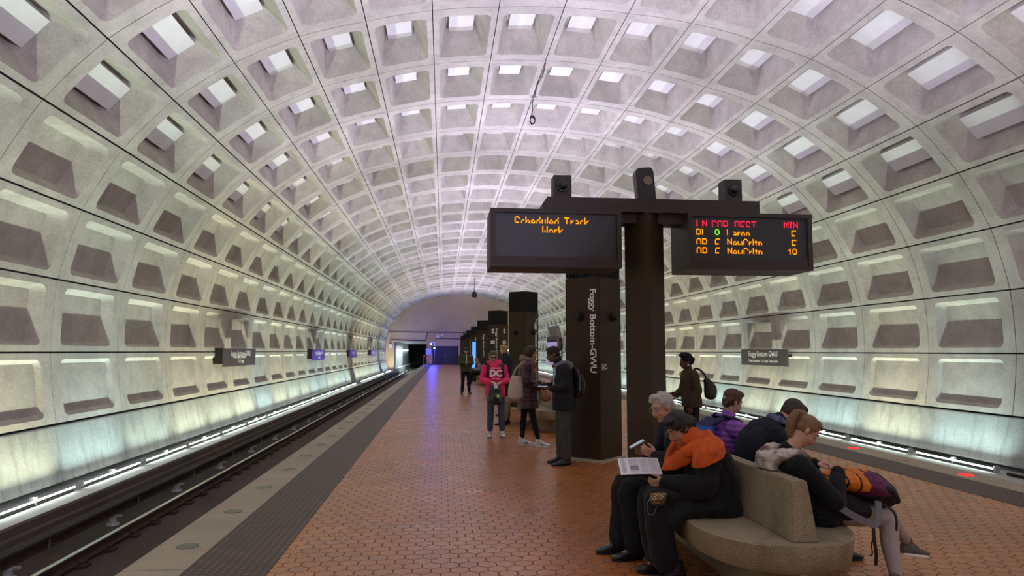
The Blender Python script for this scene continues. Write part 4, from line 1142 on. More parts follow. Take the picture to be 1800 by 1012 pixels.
# ------------------------------------------------------------------ person: girl with ponytail
g_ = Fig((2.6, 4.65, 0), 'girl with blonde ponytail and fur hooded black coat bowed over a backpack, legs crossed', .93, .007)
g_.pose(pel=(2.53, 4.70, .545), wai=(2.45, 4.70, .64), che=(2.36, 4.70, .77), nek=(2.375, 4.69, .92), hed=(2.505, 4.67, 1.055),
        shR=(2.38, 4.53, .84), shL=(2.40, 4.87, .85), elR=(2.58, 4.45, .62), elL=(2.60, 4.97, .68), wrR=(2.70, 4.62, .775), wrL=(2.66, 4.86, .80),
        hdR=(.3, .8, .1), pnR=(.2, -.1, -1), thR=(1, .2, 0), hdL=(.75, -.5, .1), pnL=(0, -.2, -1), thL=(.5, -.8, 0),
        hipR=(2.60, 4.61, .53), hipL=(2.60, 4.79, .53), knR=(3.05, 4.66, .455), knL=(3.06, 4.78, .57), anR=(3.02, 4.52, .09), anL=(3.40, 4.94, .205), toR=(1, -.1, 0), toL=(1, .15, -.14))
g_.body(S_['pale'], (.70, -.22, -.68), (.66, -.1, .74), .8, .8, hk=.95)
P = g_.P
B = Blob()
for f, u, s_, rs, rf, ru in ((-.018, .044, 0, .082, .090, .079), (-.045, .0, 0, .070, .055, .055), (.028, .092, 0, .062, .052, .030), (-.012, .03, .056, .026, .050, .050), (-.012, .03, -.056, .026, .050, .050)):
    B.ell(P(f, u, s_), (rs * .93, rf * .93, ru * .93), g_.hS, g_.hF, g_.hU)
ty = P(-.098, .082)
B.ell(ty, (.03, .03, .03))
tz = V((0, 0, 1))
B.chain([P(-.075, .07), ty, ty + V((-.05, -.01, .012)), ty + V((-.092, -.01, -.045)), ty + V((-.10, .0, -.12)), ty + V((-.085, .01, -.185))], [.022, .020, (.030, .028), (.036, .032), (.032, .028), (.012, .010)], g_.hS)
B.build('hair', hairm('dark_blonde_hair', (.20, .115, .05)), g_.e, g_.b, .006, 1, .004, 40)
bm = bmesh.new(); 
hb = Blob(); hb.ell(ty + V((.006, 0, .002)), (.012, .027, .027)); hb.build('hair_band', C_BLACK, g_.e, g_.b, .005, 1)
brows(P, g_.hk, g_.e, g_.b, plain('blonde_brow', (.12, .07, .035), .7))
g_.top(C_BLACK, 'coat', (.185, .135), (.082, .070, .062, .052), hem=(2.58, 4.68, .475), waist=(.20, .17), amp=.008, collar=False, extra=lambda B: B.chain([(2.50, 4.68, .56), (2.66, 4.66, .555), (2.84, 4.66, .53)], [(.20, .115), (.19, .115), (.15, .07)], (0, 1, 0)))
# fur hood lying on the back
t = NT('brown_and_grey_fur'); p_ = t.obj(); f1 = t.noise(p_, 9, 2, .5, (1, 1, 1.8)); f2 = t.noise(p_, 190, 3, .7)
col = t.ramp(f1, [(.38, (.15, .10, .085)), (.5, (.36, .29, .25)), (.60, (.68, .60, .52))]); t.base(t.mix(.4, col, t.ramp(f2, [(.3, (.1, .1, .1)), (.7, (1, 1, 1))]), 'OVERLAY'), .95); t.bump(f2, 1, .01)
B = Blob(); n_ = g_.nek
B.chain([n_ + V((.085, -.10, -.035)), n_ + V((.0, -.125, -.005)), n_ + V((-.10, -.085, -.025)), n_ + V((-.17, .0, -.075)), n_ + V((-.10, .085, -.015)), n_ + V((.0, .12, .0)), n_ + V((.08, .10, -.03))], [(.026, .035), (.036, .040), (.05, .052), (.062, .060), (.05, .05), (.036, .04), (.026, .035)], (0, 0, 1))
B.ell(n_ + V((-.155, -.02, -.11)), (.055, .11, .06)); B.ell(n_ + V((-.06, 0, -.03)), (.09, .09, .03))
B.build('fur_hood', t.m, g_.e, g_.b, .006, 2, .006, 30)
B = Blob(); B.chain([n_ + V((.10, -.09, -.045)), n_ + V((.125, -.03, -.055)), n_ + V((.12, .05, -.05))], [.020, .024, .020], (0, 0, 1)); B.build('shirt_collar', cloth('pink_cotton', (.50, .06, .14)), g_.e, g_.b, .005, 1)
t_m = cloth('pale_taupe_trousers', (.36, .31, .29), .8, .06)
g_.trousers(t_m, (.098, .090, .070, .064, .046), to=.12, amp=.003)
B = Blob()
grey_c = cloth('grey_canvas', (.12, .115, .10)); tanl = plain('tan_lace', (.22, .15, .05), .7)
shoe('shoe', g_.anR, g_.toR, grey_c, g_.e, g_.b, .92, M['white'], tanl)
shoe('shoe', g_.anL, g_.toL, grey_c, g_.e, g_.b, .92, M['white'], tanl, up=(.14, 0, 1))
# backpack on her lap
c0 = (2.84, 4.66, .68)
bp = empty('backpack', c0, 'orange, purple and black backpack lying on the lap of the ponytail girl', 'backpack')
B = Blob()
B.chain([(2.66, 4.68, .715), (2.78, 4.66, .72), (2.92, 4.65, .685), (3.03, 4.65, .62)], [(.12, .065), (.15, .085), (.155, .105), (.13, .09)], (0, 1, 0))
blk = cloth('black_nylon', (.015, .014, .016), .6); org = cloth('orange_nylon', (.62, .17, .012), .6); pur = cloth('purple_nylon', (.10, .012, .06), .55)
def bm_(c):
    p = c - V(c0)
    if p.z < -.045: return 0
    a = p.x + .25 * abs(p.y) + .03 * math.sin(p.y * 40)
    if a < .055 and p.z > -.02: return 1 if abs(math.sin(p.x * 42 + p.y * 9)) > .28 else 0
    if a < .10: return 2
    return 0 if p.z > -.0 and p.y > -.09 else 2
B.build('bag_body', [blk, org, pur], bp, c0, .007, 2, .006, 14, mats=bm_)
B = Blob(); B.chain([(2.93, 4.58, .70), (3.02, 4.58, .66), (3.07, 4.59, .60)], [(.07, .035), (.08, .045), (.06, .035)], (0, 1, 0)); B.build('pocket', blk, bp, c0, .007, 2, .004, 16)
def strap(name, pts, w_, m_, parent, base, up=(0, 0, 1), th_=.004):
    pts = catmull([V(p) for p in pts], 6); bm = bmesh.new(); rows = []
    for i, p in enumerate(pts):
        t = (pts[min(i + 1, len(pts) - 1)] - pts[max(i - 1, 0)]).normalized(); a = V(up).cross(t)
        a = a.normalized() if a.length > .01 else V((0, 1, 0)); nn = t.cross(a) * th_ / 2
        rows.append([bm.verts.new(p - V(base) + a * w_ / 2 * q + nn * r) for q, r in ((-1, -1), (1, -1), (1, 1), (-1, 1))])
    for A, B_ in zip(rows, rows[1:]):
        for q in range(4): bm.faces.new((A[q], A[(q + 1) % 4], B_[(q + 1) % 4], B_[q]))
    bm.faces.new(rows[0][::-1]); bm.faces.new(rows[-1]); return obj(name, bm, m_, parent, 40)
gst = cloth('grey_webbing', (.17, .17, .19), .7)
strap('shoulder_strap', [(2.560, 4.48, .62), (2.640, 4.46, .56), (2.750, 4.46, .50), (2.860, 4.48, .46), (2.900, 4.50, .52), (2.920, 4.53, .60)], .045, gst, bp, c0, (0, 1, 0), .008)
strap('webbing_strap', [(2.850, 4.48, .46), (2.845, 4.475, .38), (2.855, 4.475, .28), (2.850, 4.475, .20)], .022, blk, bp, c0, (0, 1, 0))
strap('webbing_strap', [(2.960, 4.53, .58), (3.010, 4.50, .53), (3.025, 4.50, .46), (3.020, 4.50, .41)], .016, blk, bp, c0, (0, 1, 0))
strap('webbing_strap', [(2.850, 4.478, .40), (2.825, 4.475, .33), (2.830, 4.475, .28), (2.810, 4.475, .26)], .008, blk, bp, c0, (0, 1, 0))

# ------------------------------------------------------------------ person: bowed man in black coat
m = Fig((2.55, 5.35, 0), 'bowed man in a plain black coat with blue plaid collar, beside the ponytail girl', 1.0, .009)
m.pose(pel=(2.50, 5.40, .56), wai=(2.48, 5.40, .72), che=(2.50, 5.40, .88), nek=(2.66, 5.42, 1.04), hed=(2.80, 5.42, 1.10),
       shR=(2.55, 5.20, .96), shL=(2.58, 5.60, .97), elR=(2.72, 5.15, .75), elL=(2.74, 5.65, .75), wrR=(2.90, 5.28, .64), wrL=(2.90, 5.52, .64),
       hdR=(.8, .4, -.2), pnR=(0, .3, 1), thR=(.3, -1, 0), hdL=(.8, -.4, -.2), pnL=(0, -.3, 1), thL=(.3, 1, 0),
       hipR=(2.56, 5.31, .53), hipL=(2.56, 5.51, .53), knR=(3.02, 5.28, .53), knL=(3.02, 5.54, .53), anR=(3.05, 5.28, .09), anL=(3.05, 5.54, .09), toR=(1, -.1, 0), toL=(1, .1, 0))
m.body(S_['rosy'], (.72, -.05, -.68), (.66, 0, .74), .5, .5)
P = m.P; B = Blob()
for f, u, s_, rs, rf, ru in ((-.018, .046, 0, .083, .092, .080), (-.050, .0, 0, .070, .052, .065), (.028, .094, 0, .062, .052, .030), (-.015, .03, .058, .026, .055, .050), (-.015, .03, -.058, .026, .055, .050)): B.ell(P(f, u, s_), (rs, rf, ru), m.hS, m.hF, m.hU)
B.build('hair', hairm('brown_hair', (.045, .024, .016)), m.e, m.b, .007, 1, .003, 50)
m.top(C_NAVY, 'coat', (.215, .155), (.085, .072, .064, .055), hem=(2.50, 5.40, .47), waist=(.215, .185), amp=.008)
t = NT('blue_plaid_cotton'); ck = t.n('TexChecker', i_Vector=t.obj(), i_Scale=70); t.base(t.mix(ck.outputs['Fac'], (.02, .025, .06), (.12, .14, .24)), .9)
B = Blob(); n_ = m.nek; B.chain([n_ + V((.08, -.085, -.03)), n_ + V((.0, -.085, .02)), n_ + V((-.055, .0, .045)), n_ + V((.0, .085, .02)), n_ + V((.08, .085, -.03))], [(.018, .036)] * 5, (.6, 0, -.6)); B.build('plaid_collar', t.m, m.e, m.b, .006, 1)
m.trousers(C_DARK, (.105, .092, .075, .07, .06), to=.08); m.shoes(K_SHOE)

# ------------------------------------------------------------------ person: boy in purple jacket
b = Fig((2.45, 5.95, 0), 'boy with brown hair in a purple padded jacket wearing a blue backpack, seated facing right', .88, .008)
b.pose(pel=(2.47, 5.98, .55), wai=(2.46, 5.98, .69), che=(2.46, 5.98, .85), nek=(2.485, 5.98, 1.01), hed=(2.535, 5.97, 1.16),
       shR=(2.50, 5.81, .94), shL=(2.50, 6.15, .94), elR=(2.60, 5.77, .73), elL=(2.60, 6.18, .73), wrR=(2.78, 5.84, .68), wrL=(2.78, 6.10, .68),
       hdR=(.9, .2, 0), pnR=(0, .3, 1), thR=(.3, -1, 0), hdL=(.9, -.2, 0), pnL=(0, -.3, 1), thL=(.3, 1, 0),
       hipR=(2.55, 5.90, .53), hipL=(2.55, 6.06, .53), knR=(2.93, 5.88, .52), knL=(2.93, 6.08, .52), anR=(2.96, 5.88, .09), anL=(2.96, 6.08, .09), toR=(1, -.1, 0), toL=(1, .1, 0))
b.body(S_['pale'], (.92, .12, -.36), (.34, 0, .94), hk=1.02)
P = b.P; B = Blob()
for f, u, s_, rs, rf, ru in ((-.015, .048, 0, .084, .096, .082), (-.050, -.005, 0, .072, .050, .075), (.035, .094, 0, .066, .056, .034), (-.012, .026, .058, .027, .058, .058), (-.012, .026, -.058, .027, .058, .058)): B.ell(P(f, u, s_), (rs * .9, rf * .9, ru * .9), b.hS, b.hF, b.hU)
B.build('hair', hairm('auburn_brown_hair', (.075, .034, .018)), b.e, b.b, .006, 1, .004, 50)
brows(P, b.hk, b.e, b.b)
pq = lambda c: .006 * math.sin(c.z * 68 + .6 * math.sin(c.y * 9)) ** 2
b.top(cloth('purple_nylon_jacket', (.22, .075, .37), .45, .08, .1), 'padded_jacket', (.205, .155), (.09, .082, .072, .058), hem=(2.46, 5.98, .48), waist=(.20, .17), amp=.008, puff=pq)
B = Blob(); n_ = b.nek; B.chain([n_ + V((.06, -.06, -.01)), n_ + V((-.02, -.075, .02)), n_ + V((-.065, .0, .035)), n_ + V((-.02, .075, .02)), n_ + V((.06, .06, -.01))], [(.014, .035)] * 5, (0, 0, 1)); B.build('jacket_collar', cloth('dark_purple_nylon', (.12, .04, .22), .5), b.e, b.b, .006, 1)
b.trousers(C_DARK, (.1, .09, .075, .07, .06), to=.08); b.shoes(K_SHOE)
c0 = (2.30, 5.93, .86)
bp = empty('backpack', c0, 'blue backpack with navy straps worn by the boy in purple', 'backpack')
blu = cloth('blue_nylon', (.012, .10, .44), .5); nav = cloth('navy_nylon', (.016, .022, .07), .6)
B = Blob(); B.chain([(2.315, 5.93, 1.00), (2.27, 5.93, .94), (2.265, 5.93, .82), (2.29, 5.93, .70)], [(.10, .04), (.14, .07), (.15, .085), (.14, .07)], (0, 1, 0))
B.build('bag_body', [blu, nav], bp, c0, .008, 2, .006, 14, mats=lambda c: 1 if c.z > .965 or abs(c.z - .80 + (c.y - 5.93) * .5) < .018 else 0)
for s_ in (-1, 1): strap('shoulder_strap', [(2.33, 5.95 + s_ * .07, .98), (2.42, 5.97 + s_ * .105, 1.035), (2.52, 5.98 + s_ * .12, 1.02), (2.62, 5.98 + s_ * .14, .93)], .05, nav, bp, c0, (0, 1, 0) if 0 else (1, 0, .3), .014)
bm = bmesh.new(); box(bm, (-.045, -.075, .07), (.012, .018, .05), bev=.004); obj('buckle', bm, M['white'], bp)

# ------------------------------------------------------------------ person: standing man by the nearest pylon
m = Fig((1.70, 9.95, 0), 'man standing by the nearest pylon in dark jacket with grey hood, facing left', 1.02, .011)
m.pose(pel=(1.72, 9.98, .93), wai=(1.73, 9.98, 1.08), che=(1.72, 9.98, 1.26), nek=(1.665, 9.98, 1.43), hed=(1.575, 9.97, 1.555),
       shR=(1.70, 10.16, 1.37), shL=(1.70, 9.80, 1.36), elR=(1.62, 10.20, 1.10), elL=(1.72, 9.76, 1.10), wrR=(1.45, 10.08, 1.09), wrL=(1.54, 9.86, 1.07),
       hdR=(-.9, -.3, 0), pnR=(0, -.2, 1), thR=(-.2, 1, 0), hdL=(-.95, .05, .03), pnL=(0, .3, 1), thL=(-.2, -.8, .5),
       hipR=(1.73, 10.07, .90), hipL=(1.72, 9.89, .90), knR=(1.71, 10.10, .50), knL=(1.73, 9.87, .50), anR=(1.72, 10.12, .09), anL=(1.74, 9.86, .09), toR=(-1, -.05, 0), toL=(-1, -.12, 0))
m.body(S_['brown'], (-.95, -.05, -.25), (-.2, 0, 1), .35, .35, lips=LIPD)
P = m.P; B = Blob()
for f, u, s_, rs, rf, ru in ((-.015, .042, 0, .081, .096, .082), (-.05, .0, 0, .068, .052, .06), (.03, .088, 0, .064, .052, .032)): B.ell(P(f, u, s_), (rs, rf, ru), m.hS, m.hF, m.hU)
B.build('hair', hairm('short_black_hair', (.014, .010, .009), 120), m.e, m.b, .008, 1); brows(P, m.hk, m.e, m.b)
m.top(cloth('dark_jacket_cloth', (.012, .013, .015), .8), 'jacket', (.20, .135), (.078, .065, .058, .048), hem=(1.73, 9.98, .78), waist=(.205, .165), amp=.007)
gh = cloth('grey_fleece', (.17, .17, .18)); B = Blob(); n_ = m.nek
B.chain([n_ + V((-.07, -.11, -.05)), n_ + V((.02, -.12, -.0)), n_ + V((.12, -.07, -.02)), n_ + V((.17, 0, -.05)), n_ + V((.12, .07, -.02)), n_ + V((.02, .12, .0)), n_ + V((-.07, .11, -.05))], [(.03, .02), (.04, .03), (.055, .04), (.065, .045), (.055, .04), (.04, .03), (.03, .02)], (0, 0, 1)); B.build('hood', gh, m.e, m.b, .010, 2)
B = Blob(); lb = cloth('light_blue_cotton', (.33, .42, .62))
B.chain([m.nek + V((-.05, 0, -.02)), m.che + V((-.115, 0, .02)), m.wai + V((-.122, 0, 0)), m.pel + V((-.125, 0, -.04))], [(.07, .035), (.085, .03), (.08, .03), (.08, .03)], (0, 1, 0)); B.build('shirt', lb, m.e, m.b, .010, 2, .004)
B = Blob(); B.chain([n_ + V((.05, -.05, .03)), n_ + V((-.03, -.065, .0)), n_ + V((-.08, -.03, -.05))], [(.012, .03)] * 3, (0, 0, 1)); B.chain([n_ + V((.05, .05, .03)), n_ + V((-.03, .065, .0)), n_ + V((-.08, .03, -.05))], [(.012, .03)] * 3, (0, 0, 1)); B.build('shirt_collar', cloth('navy_collar', (.03, .04, .08)), m.e, m.b, .008, 1)
m.trousers(cloth('grey_trousers', (.055, .055, .055), .9), (.094, .092, .086, .084, .080), to=.10, amp=.009)
m.shoes(K_SHOE, k=1.08)
c0 = (1.93, 9.98, 1.17)
bp = empty('backpack', c0, 'black backpack with pale edge cords worn by the man beside the nearest pylon', 'backpack')
B = Blob(); B.chain([(1.90, 9.98, 1.34), (1.94, 9.98, 1.22), (1.94, 9.98, 1.05), (1.91, 9.98, .97)], [(.12, .05), (.15, .07), (.15, .08), (.12, .05)], (0, 1, 0)); B.build('bag_body', blk, bp, c0, .010, 2)
strap('edge_cord', [(1.90, 9.84, 1.36), (1.935, 9.825, 1.22), (1.935, 9.825, 1.04)], .010, gst, bp, c0, (0, 1, 0), .01); strap('edge_cord', [(1.97, 9.86, 1.27), (2.015, 9.87, 1.15), (2.00, 9.87, 1.0)], .010, gst, bp, c0, (0, 1, 0), .01)
ph = empty('phone', (1.425, 9.90, 1.10), 'thin pale phone in the hand of the man by the nearest pylon', 'phone'); bm = bmesh.new(); box(bm, (0, 0, 0), (.15, .075, .010), bev=.003); obj('case', bm, M['steel'], ph); bm = bmesh.new(); box(bm, (0, 0, .006), (.135, .065, .002)); obj('display', bm, emit('bluish_display', (.55, .68, .9), .8), ph)

# ------------------------------------------------------------------ person: woman in plum puffer coat
w = Fig((1.47, 11.9, 0), 'woman in a long plum puffer coat and black leggings facing the standing man', 1.0, .012)
w.pose(pel=(1.45, 11.92, .96), wai=(1.45, 11.92, 1.11), che=(1.43, 11.92, 1.27), nek=(1.45, 11.92, 1.44), hed=(1.50, 11.92, 1.57),
       shR=(1.43, 11.74, 1.37), shL=(1.43, 12.10, 1.37), elR=(1.42, 11.70, 1.10), elL=(1.46, 12.14, 1.10), wrR=(1.60, 11.78, .99), wrL=(1.68, 12.05, 1.03),
       hdR=(.8, .3, -.3), pnR=(-.2, .9, 0), thR=(.2, 0, 1), hdL=(1, -.2, 0), pnL=(-.2, -.9, 0), thL=(.2, 0, 1),
       hipR=(1.45, 11.83, .93), hipL=(1.45, 12.01, .93), knR=(1.52, 11.82, .50), knL=(1.39, 12.03, .50), anR=(1.62, 11.82, .09), anL=(1.36, 12.05, .09), toR=(1, -.1, 0), toL=(1, 0, 0))
w.body(S_['rosy'], (.95, -.18, -.12), (.1, 0, 1), hk=.93)
P = w.P; B = Blob()
for f, u, s_, rs, rf, ru in ((-.015, .048, 0, .088, .098, .084), (-.055, -.01, 0, .085, .065, .09), (.035, .090, 0, .070, .052, .034), (-.012, .0, .066, .027, .05, .085), (-.012, .0, -.066, .027, .05, .085), (-.085, -.09, 0, .09, .06, .08)): B.ell(P(f, u, s_), (rs, rf, ru), w.hS, w.hF, w.hU)
hb_ = hairm('dark_brown_hair', (.045, .022, .014)); B.build('hair', hb_, w.e, w.b, .010, 1, .008, 25); brows(P, w.hk, w.e, w.b)
glasses(P, w.hk, w.e, w.b, plain('red_frames', (.35, .03, .04), .4), .0022)
w.top(cloth('plum_nylon', (.052, .022, .032), .35, .08, .1), 'puffer_coat', (.20, .145), (.088, .078, .068, .056), hem=(1.465, 11.92, .655), waist=(.20, .165), amp=.006, puff=lambda c: .008 * abs(math.sin(c.z * 42)) ** .7)
B = Blob(); n_ = w.nek; B.chain([n_ + V((.09, -.03, -.03)), n_ + V((.03, -.105, .0)), n_ + V((-.08, -.07, .03)), n_ + V((-.11, 0, .04)), n_ + V((-.08, .07, .03)), n_ + V((.03, .10, .0)), n_ + V((.09, .03, -.03))], [(.035, .03), (.045, .035), (.055, .04), (.06, .045), (.055, .04), (.045, .035), (.035, .03)], (0, 0, 1)); B.build('fur_collar', cloth('tan_fur', (.24, .16, .10), .95, .3, 1, 90), w.e, w.b, .010, 1, .010, 30)
B = Blob(); B.chain([n_ + V((.09, -.06, -.02)), w.che + V((.15, -.04, .03)), w.che + V((.16, -.03, -.14))], [(.03, .02), (.035, .02), (.03, .015)], (0, 1, 0)); B.build('scarf', cloth('coral_scarf', (.55, .12, .06)), w.e, w.b, .010, 1)
w.trousers(C_DARK, (.085, .078, .055, .052, .038), 'leggings', to=.12, amp=0)
wsh = plain('white_trainer_leather', (.62, .60, .60), .5)
w.shoes(wsh, M['white'], M['white'])
for a_ in (w.anR, w.anL):
    bm = bmesh.new()
    for q in range(3): box(bm, a_ + V((.045 + q * .022, -.042, -.052)) - w.b, (.009, .012, .05), Matrix.Rotation(-.35, 3, 'Y'))
    obj('shoe_stripes', bm, M['black'], w.e)
c0 = (1.22, 11.86, 1.0)
tb = empty('tote_bag', c0, 'cream canvas tote bag hanging behind the woman in plum coat', 'bag')
B = Blob(); B.chain([(1.24, 11.80, 1.17), (1.24, 11.80, 1.0), (1.24, 11.80, .84)], [(.10, .035), (.14, .06), (.15, .06)], (1, 0, 0)); B.build('bag_body', cloth('cream_canvas', (.52, .44, .33)), tb, c0, .012, 2, .006, zlim=(.815, 1.185))
strap('bag_strap', [(1.17, 11.80, 1.17), (1.24, 11.78, 1.32), (1.36, 11.76, 1.42), (1.42, 11.80, 1.42)], .03, cloth('cream_strap', (.45, .38, .28)), tb, c0, (0, 1, 0), .006)
c0 = (1.74, 11.76, .86)
hb = empty('handbag', c0, 'small tan leather handbag in front of the woman in plum coat', 'bag')
B = Blob(); B.chain([(1.68, 11.78, .96), (1.73, 11.76, .85), (1.74, 11.76, .80)], [(.05, .04), (.09, .055), (.085, .05)], (1, 0, 0)); B.build('bag_body', plain('tan_leather', (.26, .10, .045), .4), hb, c0, .010, 2)
strap('bag_strap', [(1.79, 11.75, .86), (1.72, 11.76, 1.02), (1.62, 11.77, 1.15), (1.55, 11.80, 1.30)], .018, plain('light_strap', (.5, .4, .32), .5), hb, c0, (0, 1, 0), .006)

# ------------------------------------------------------------------ person: woman in pink hoodie
w = Fig((1.0, 13.2, 0), 'person in bright pink hoodie, dark glasses and blue trousers holding a bag', .97, .012)
w.pose(pel=(.99, 13.22, .93), wai=(.99, 13.22, 1.06), che=(.97, 13.22, 1.22), nek=(.96, 13.22, 1.37), hed=(.94, 13.20, 1.485),
       shR=(.80, 13.22, 1.30), shL=(1.14, 13.22, 1.30), elR=(.74, 13.16, 1.06), elL=(1.20, 13.18, 1.06), wrR=(.86, 12.99, 1.04), wrL=(1.10, 12.99, 1.03),
       hdR=(.8, -.5, -.1), pnR=(0, .5, -1), thR=(.5, .8, .3), hdL=(-.8, -.5, -.2), pnL=(0, .5, -1), thL=(-.5, .8, .3),
       hipR=(.91, 13.22, .90), hipL=(1.08, 13.22, .90), knR=(.90, 13.20, .49), knL=(1.10, 13.20, .49), anR=(.89, 13.24, .09), anL=(1.12, 13.24, .09), toR=(-.15, -1, 0), toL=(.1, -1, 0))
w.body(S_['rosy'], (.05, -1, -.05), (0, 0, 1), .7, .7, hk=.97)
P = w.P; B = Blob()
for f, u, s_, rs, rf, ru in ((-.015, .052, 0, .082, .094, .082), (-.05, -.01, 0, .074, .055, .075), (.04, .098, 0, .066, .048, .030), (-.012, .03, .06, .024, .05, .05), (-.012, .03, -.06, .024, .05, .05)): B.ell(P(f, u, s_), (rs, rf, ru), w.hS, w.hF, w.hU)
B.build('hair', hairm('short_grey_brown_hair', (.14, .10, .06)), w.e, w.b, .009, 1, .004, 40)
glasses(P, w.hk, w.e, w.b, M['black'], .003, True)
pk = cloth('bright_pink_fleece', (.80, .035, .14), .85, .08)
def hood(B):
    n_ = w.nek; B.chain([n_ + V((-.05, -.085, -.05)), n_ + V((-.09, -.02, .01)), n_ + V((-.07, .08, .02)), n_ + V((.0, .11, .01)), n_ + V((.08, .08, .02)), n_ + V((.10, -.02, .02)), n_ + V((.05, -.085, -.05))], [(.028, .03), (.04, .045), (.05, .05), (.05, .05), (.05, .05), (.04, .05), (.028, .03)], (0, 0, 1))
w.top(pk, 'hoodie', (.195, .14), (.072, .066, .060, .048), hem=(.99, 13.22, .76), waist=(.19, .15), amp=.007, extra=hood)
cy_ = 13.22 - .14 * .97 - .018
text('hoodie_lettering', 'DC', .165, M['white'], w.e, V((.985, cy_ + .0, 1.185)) - w.b, (PI / 2 + .03, 0, 0), .006, off=.007)
bm = bmesh.new()
for q in range(9): box(bm, V((.905 + q * .02, cy_ + .012, 1.285)) - w.b, (.013, .014, .020))
for q in range(8): box(bm, V((.92 + q * .019, cy_ + .006, 1.085)) - w.b, (.012, .014, .018))
obj('small_lettering', bm, M['white'], w.e)
for s_ in (-1, 1): strap('rucksack_strap', [(.975 + s_ * .13, 13.20, 1.37), (.975 + s_ * .135, 13.10, 1.33), (.975 + s_ * .14, 13.075, 1.2), (.975 + s_ * .15, 13.10, 1.08)], .05, blk, w.e, w.b, (1, 0, 0) if 0 else (0, -1, .2), .012)
w.trousers(cloth('blue_grey_denim', (.055, .075, .125), .8), (.095, .085, .068, .066, .058), to=.16, amp=.004)
w.shoes(plain('silver_trainer', (.5, .5, .53), .45), M['black'], M['white'])
c0 = (.955, 12.90, .80)
hb = empty('carrier_bag', c0, 'black glossy carrier bag with green patches held by the pink hooded person', 'bag')
B = Blob(); B.chain([(.955, 12.93, .96), (.955, 12.92, .85), (.95, 12.92, .66)], [(.10, .04), (.12, .06), (.135, .06)], (1, 0, 0))
t = NT('dark_glossy_plastic'); f1 = t.noise(t.obj(), 9, 3); t.base(t.ramp(f1, [(.5, (.012, .013, .012)), (.62, (.05, .09, .04)), (.75, (.16, .20, .12))]), .3)
B.build('bag_body', t.m, hb, c0, .011, 2, .007, 12, zlim=(.62, .985))
bm = bmesh.new(); cyl(bm, (.055, -.075, -.02), (.055, -.088, -.02), .032, .028, n=14); obj('green_tag', bm, plain('lime_tag', (.35, .55, .15), .5), hb)
B = Blob(); B.chain([(.96, 12.90, 1.0), (.985, 12.88, .93)], [(.03, .025), (.04, .02)], (1, 0, 0), 1); B.build('tissue', plain('white_tissue', (.6, .6, .62), .8), hb, c0, .008, 1)

# ------------------------------------------------------------------ person: woman in olive jacket near the right edge
w = Fig((3.66, 10.2, 0), 'woman in black turban and olive jacket standing beyond the mast, facing left', .96, .012)
w.pose(pel=(3.70, 10.2, .90), wai=(3.70, 10.2, 1.04), che=(3.68, 10.2, 1.18), nek=(3.66, 10.2, 1.33), hed=(3.62, 10.2, 1.445),
       shR=(3.68, 10.37, 1.26), shL=(3.68, 10.03, 1.26), elR=(3.62, 10.40, 1.02), elL=(3.72, 9.98, 1.02), wrR=(3.50, 10.30, .95), wrL=(3.62, 10.0, .80),
       hdR=(-.9, 0, 0), pnR=(0, -1, 0), thR=(0, 0, 1), hdL=(-.2, 0, -1), pnL=(0, 1, 0), thL=(-1, 0, 0),
       hipR=(3.70, 10.29, .87), hipL=(3.70, 10.12, .87), knR=(3.69, 10.30, .48), knL=(3.70, 10.11, .48), anR=(3.70, 10.30, .09), anL=(3.71, 10.11, .09), toR=(-1, 0, 0), toL=(-1, 0, 0))
w.body(S_['dark'], (-1, -.1, -.05), (0, 0, 1), lips=LIPD, hk=.95)
P = w.P; B = Blob()
for f, u, s_, rs, rf, ru in ((-.025, .055, 0, .090, .098, .085), (.02, .11, 0, .075, .085, .045), (.05, .12, 0, .05, .05, .035), (-.085, .02, 0, .075, .065, .075)): B.ell(P(f, u, s_), (rs, rf, ru), w.hS, w.hF, w.hU)
B.build('turban', C_BLACK, w.e, w.b, .010, 1, .008, 20)
bm = bmesh.new(); sphere(bm, P(-.004, -.05, -.082) - w.b, .013, 10, 8); obj('earring', bm, M['white'], w.e)
w.top(cloth('olive_wool', (.055, .045, .022), .9), 'jacket', (.195, .14), (.078, .066, .058, .05), hem=(3.71, 10.2, .80), waist=(.19, .15), amp=.007)
w.trousers(C_DARK, (.095, .085, .065, .06, .05), to=.08); w.shoes(K_SHOE)
c0 = (3.92, 10.05, 1.05)
hb = empty('shoulder_bag', c0, 'black shoulder bag behind the woman in olive jacket', 'bag')
B = Blob(); B.chain([(3.88, 10.04, 1.17), (3.93, 10.04, 1.05), (3.93, 10.04, .95)], [(.05, .05), (.10, .06), (.09, .06)], (1, 0, 0)); B.build('bag_body', plain('black_leatherette', (.012, .011, .010), .4), hb, c0, .010, 2)
strap('bag_strap', [(3.88, 10.02, 1.18), (3.80, 10.0, 1.30), (3.70, 10.02, 1.345), (3.62, 10.05, 1.22)], .03, M['black'], hb, c0, (0, 1, 0), .008)

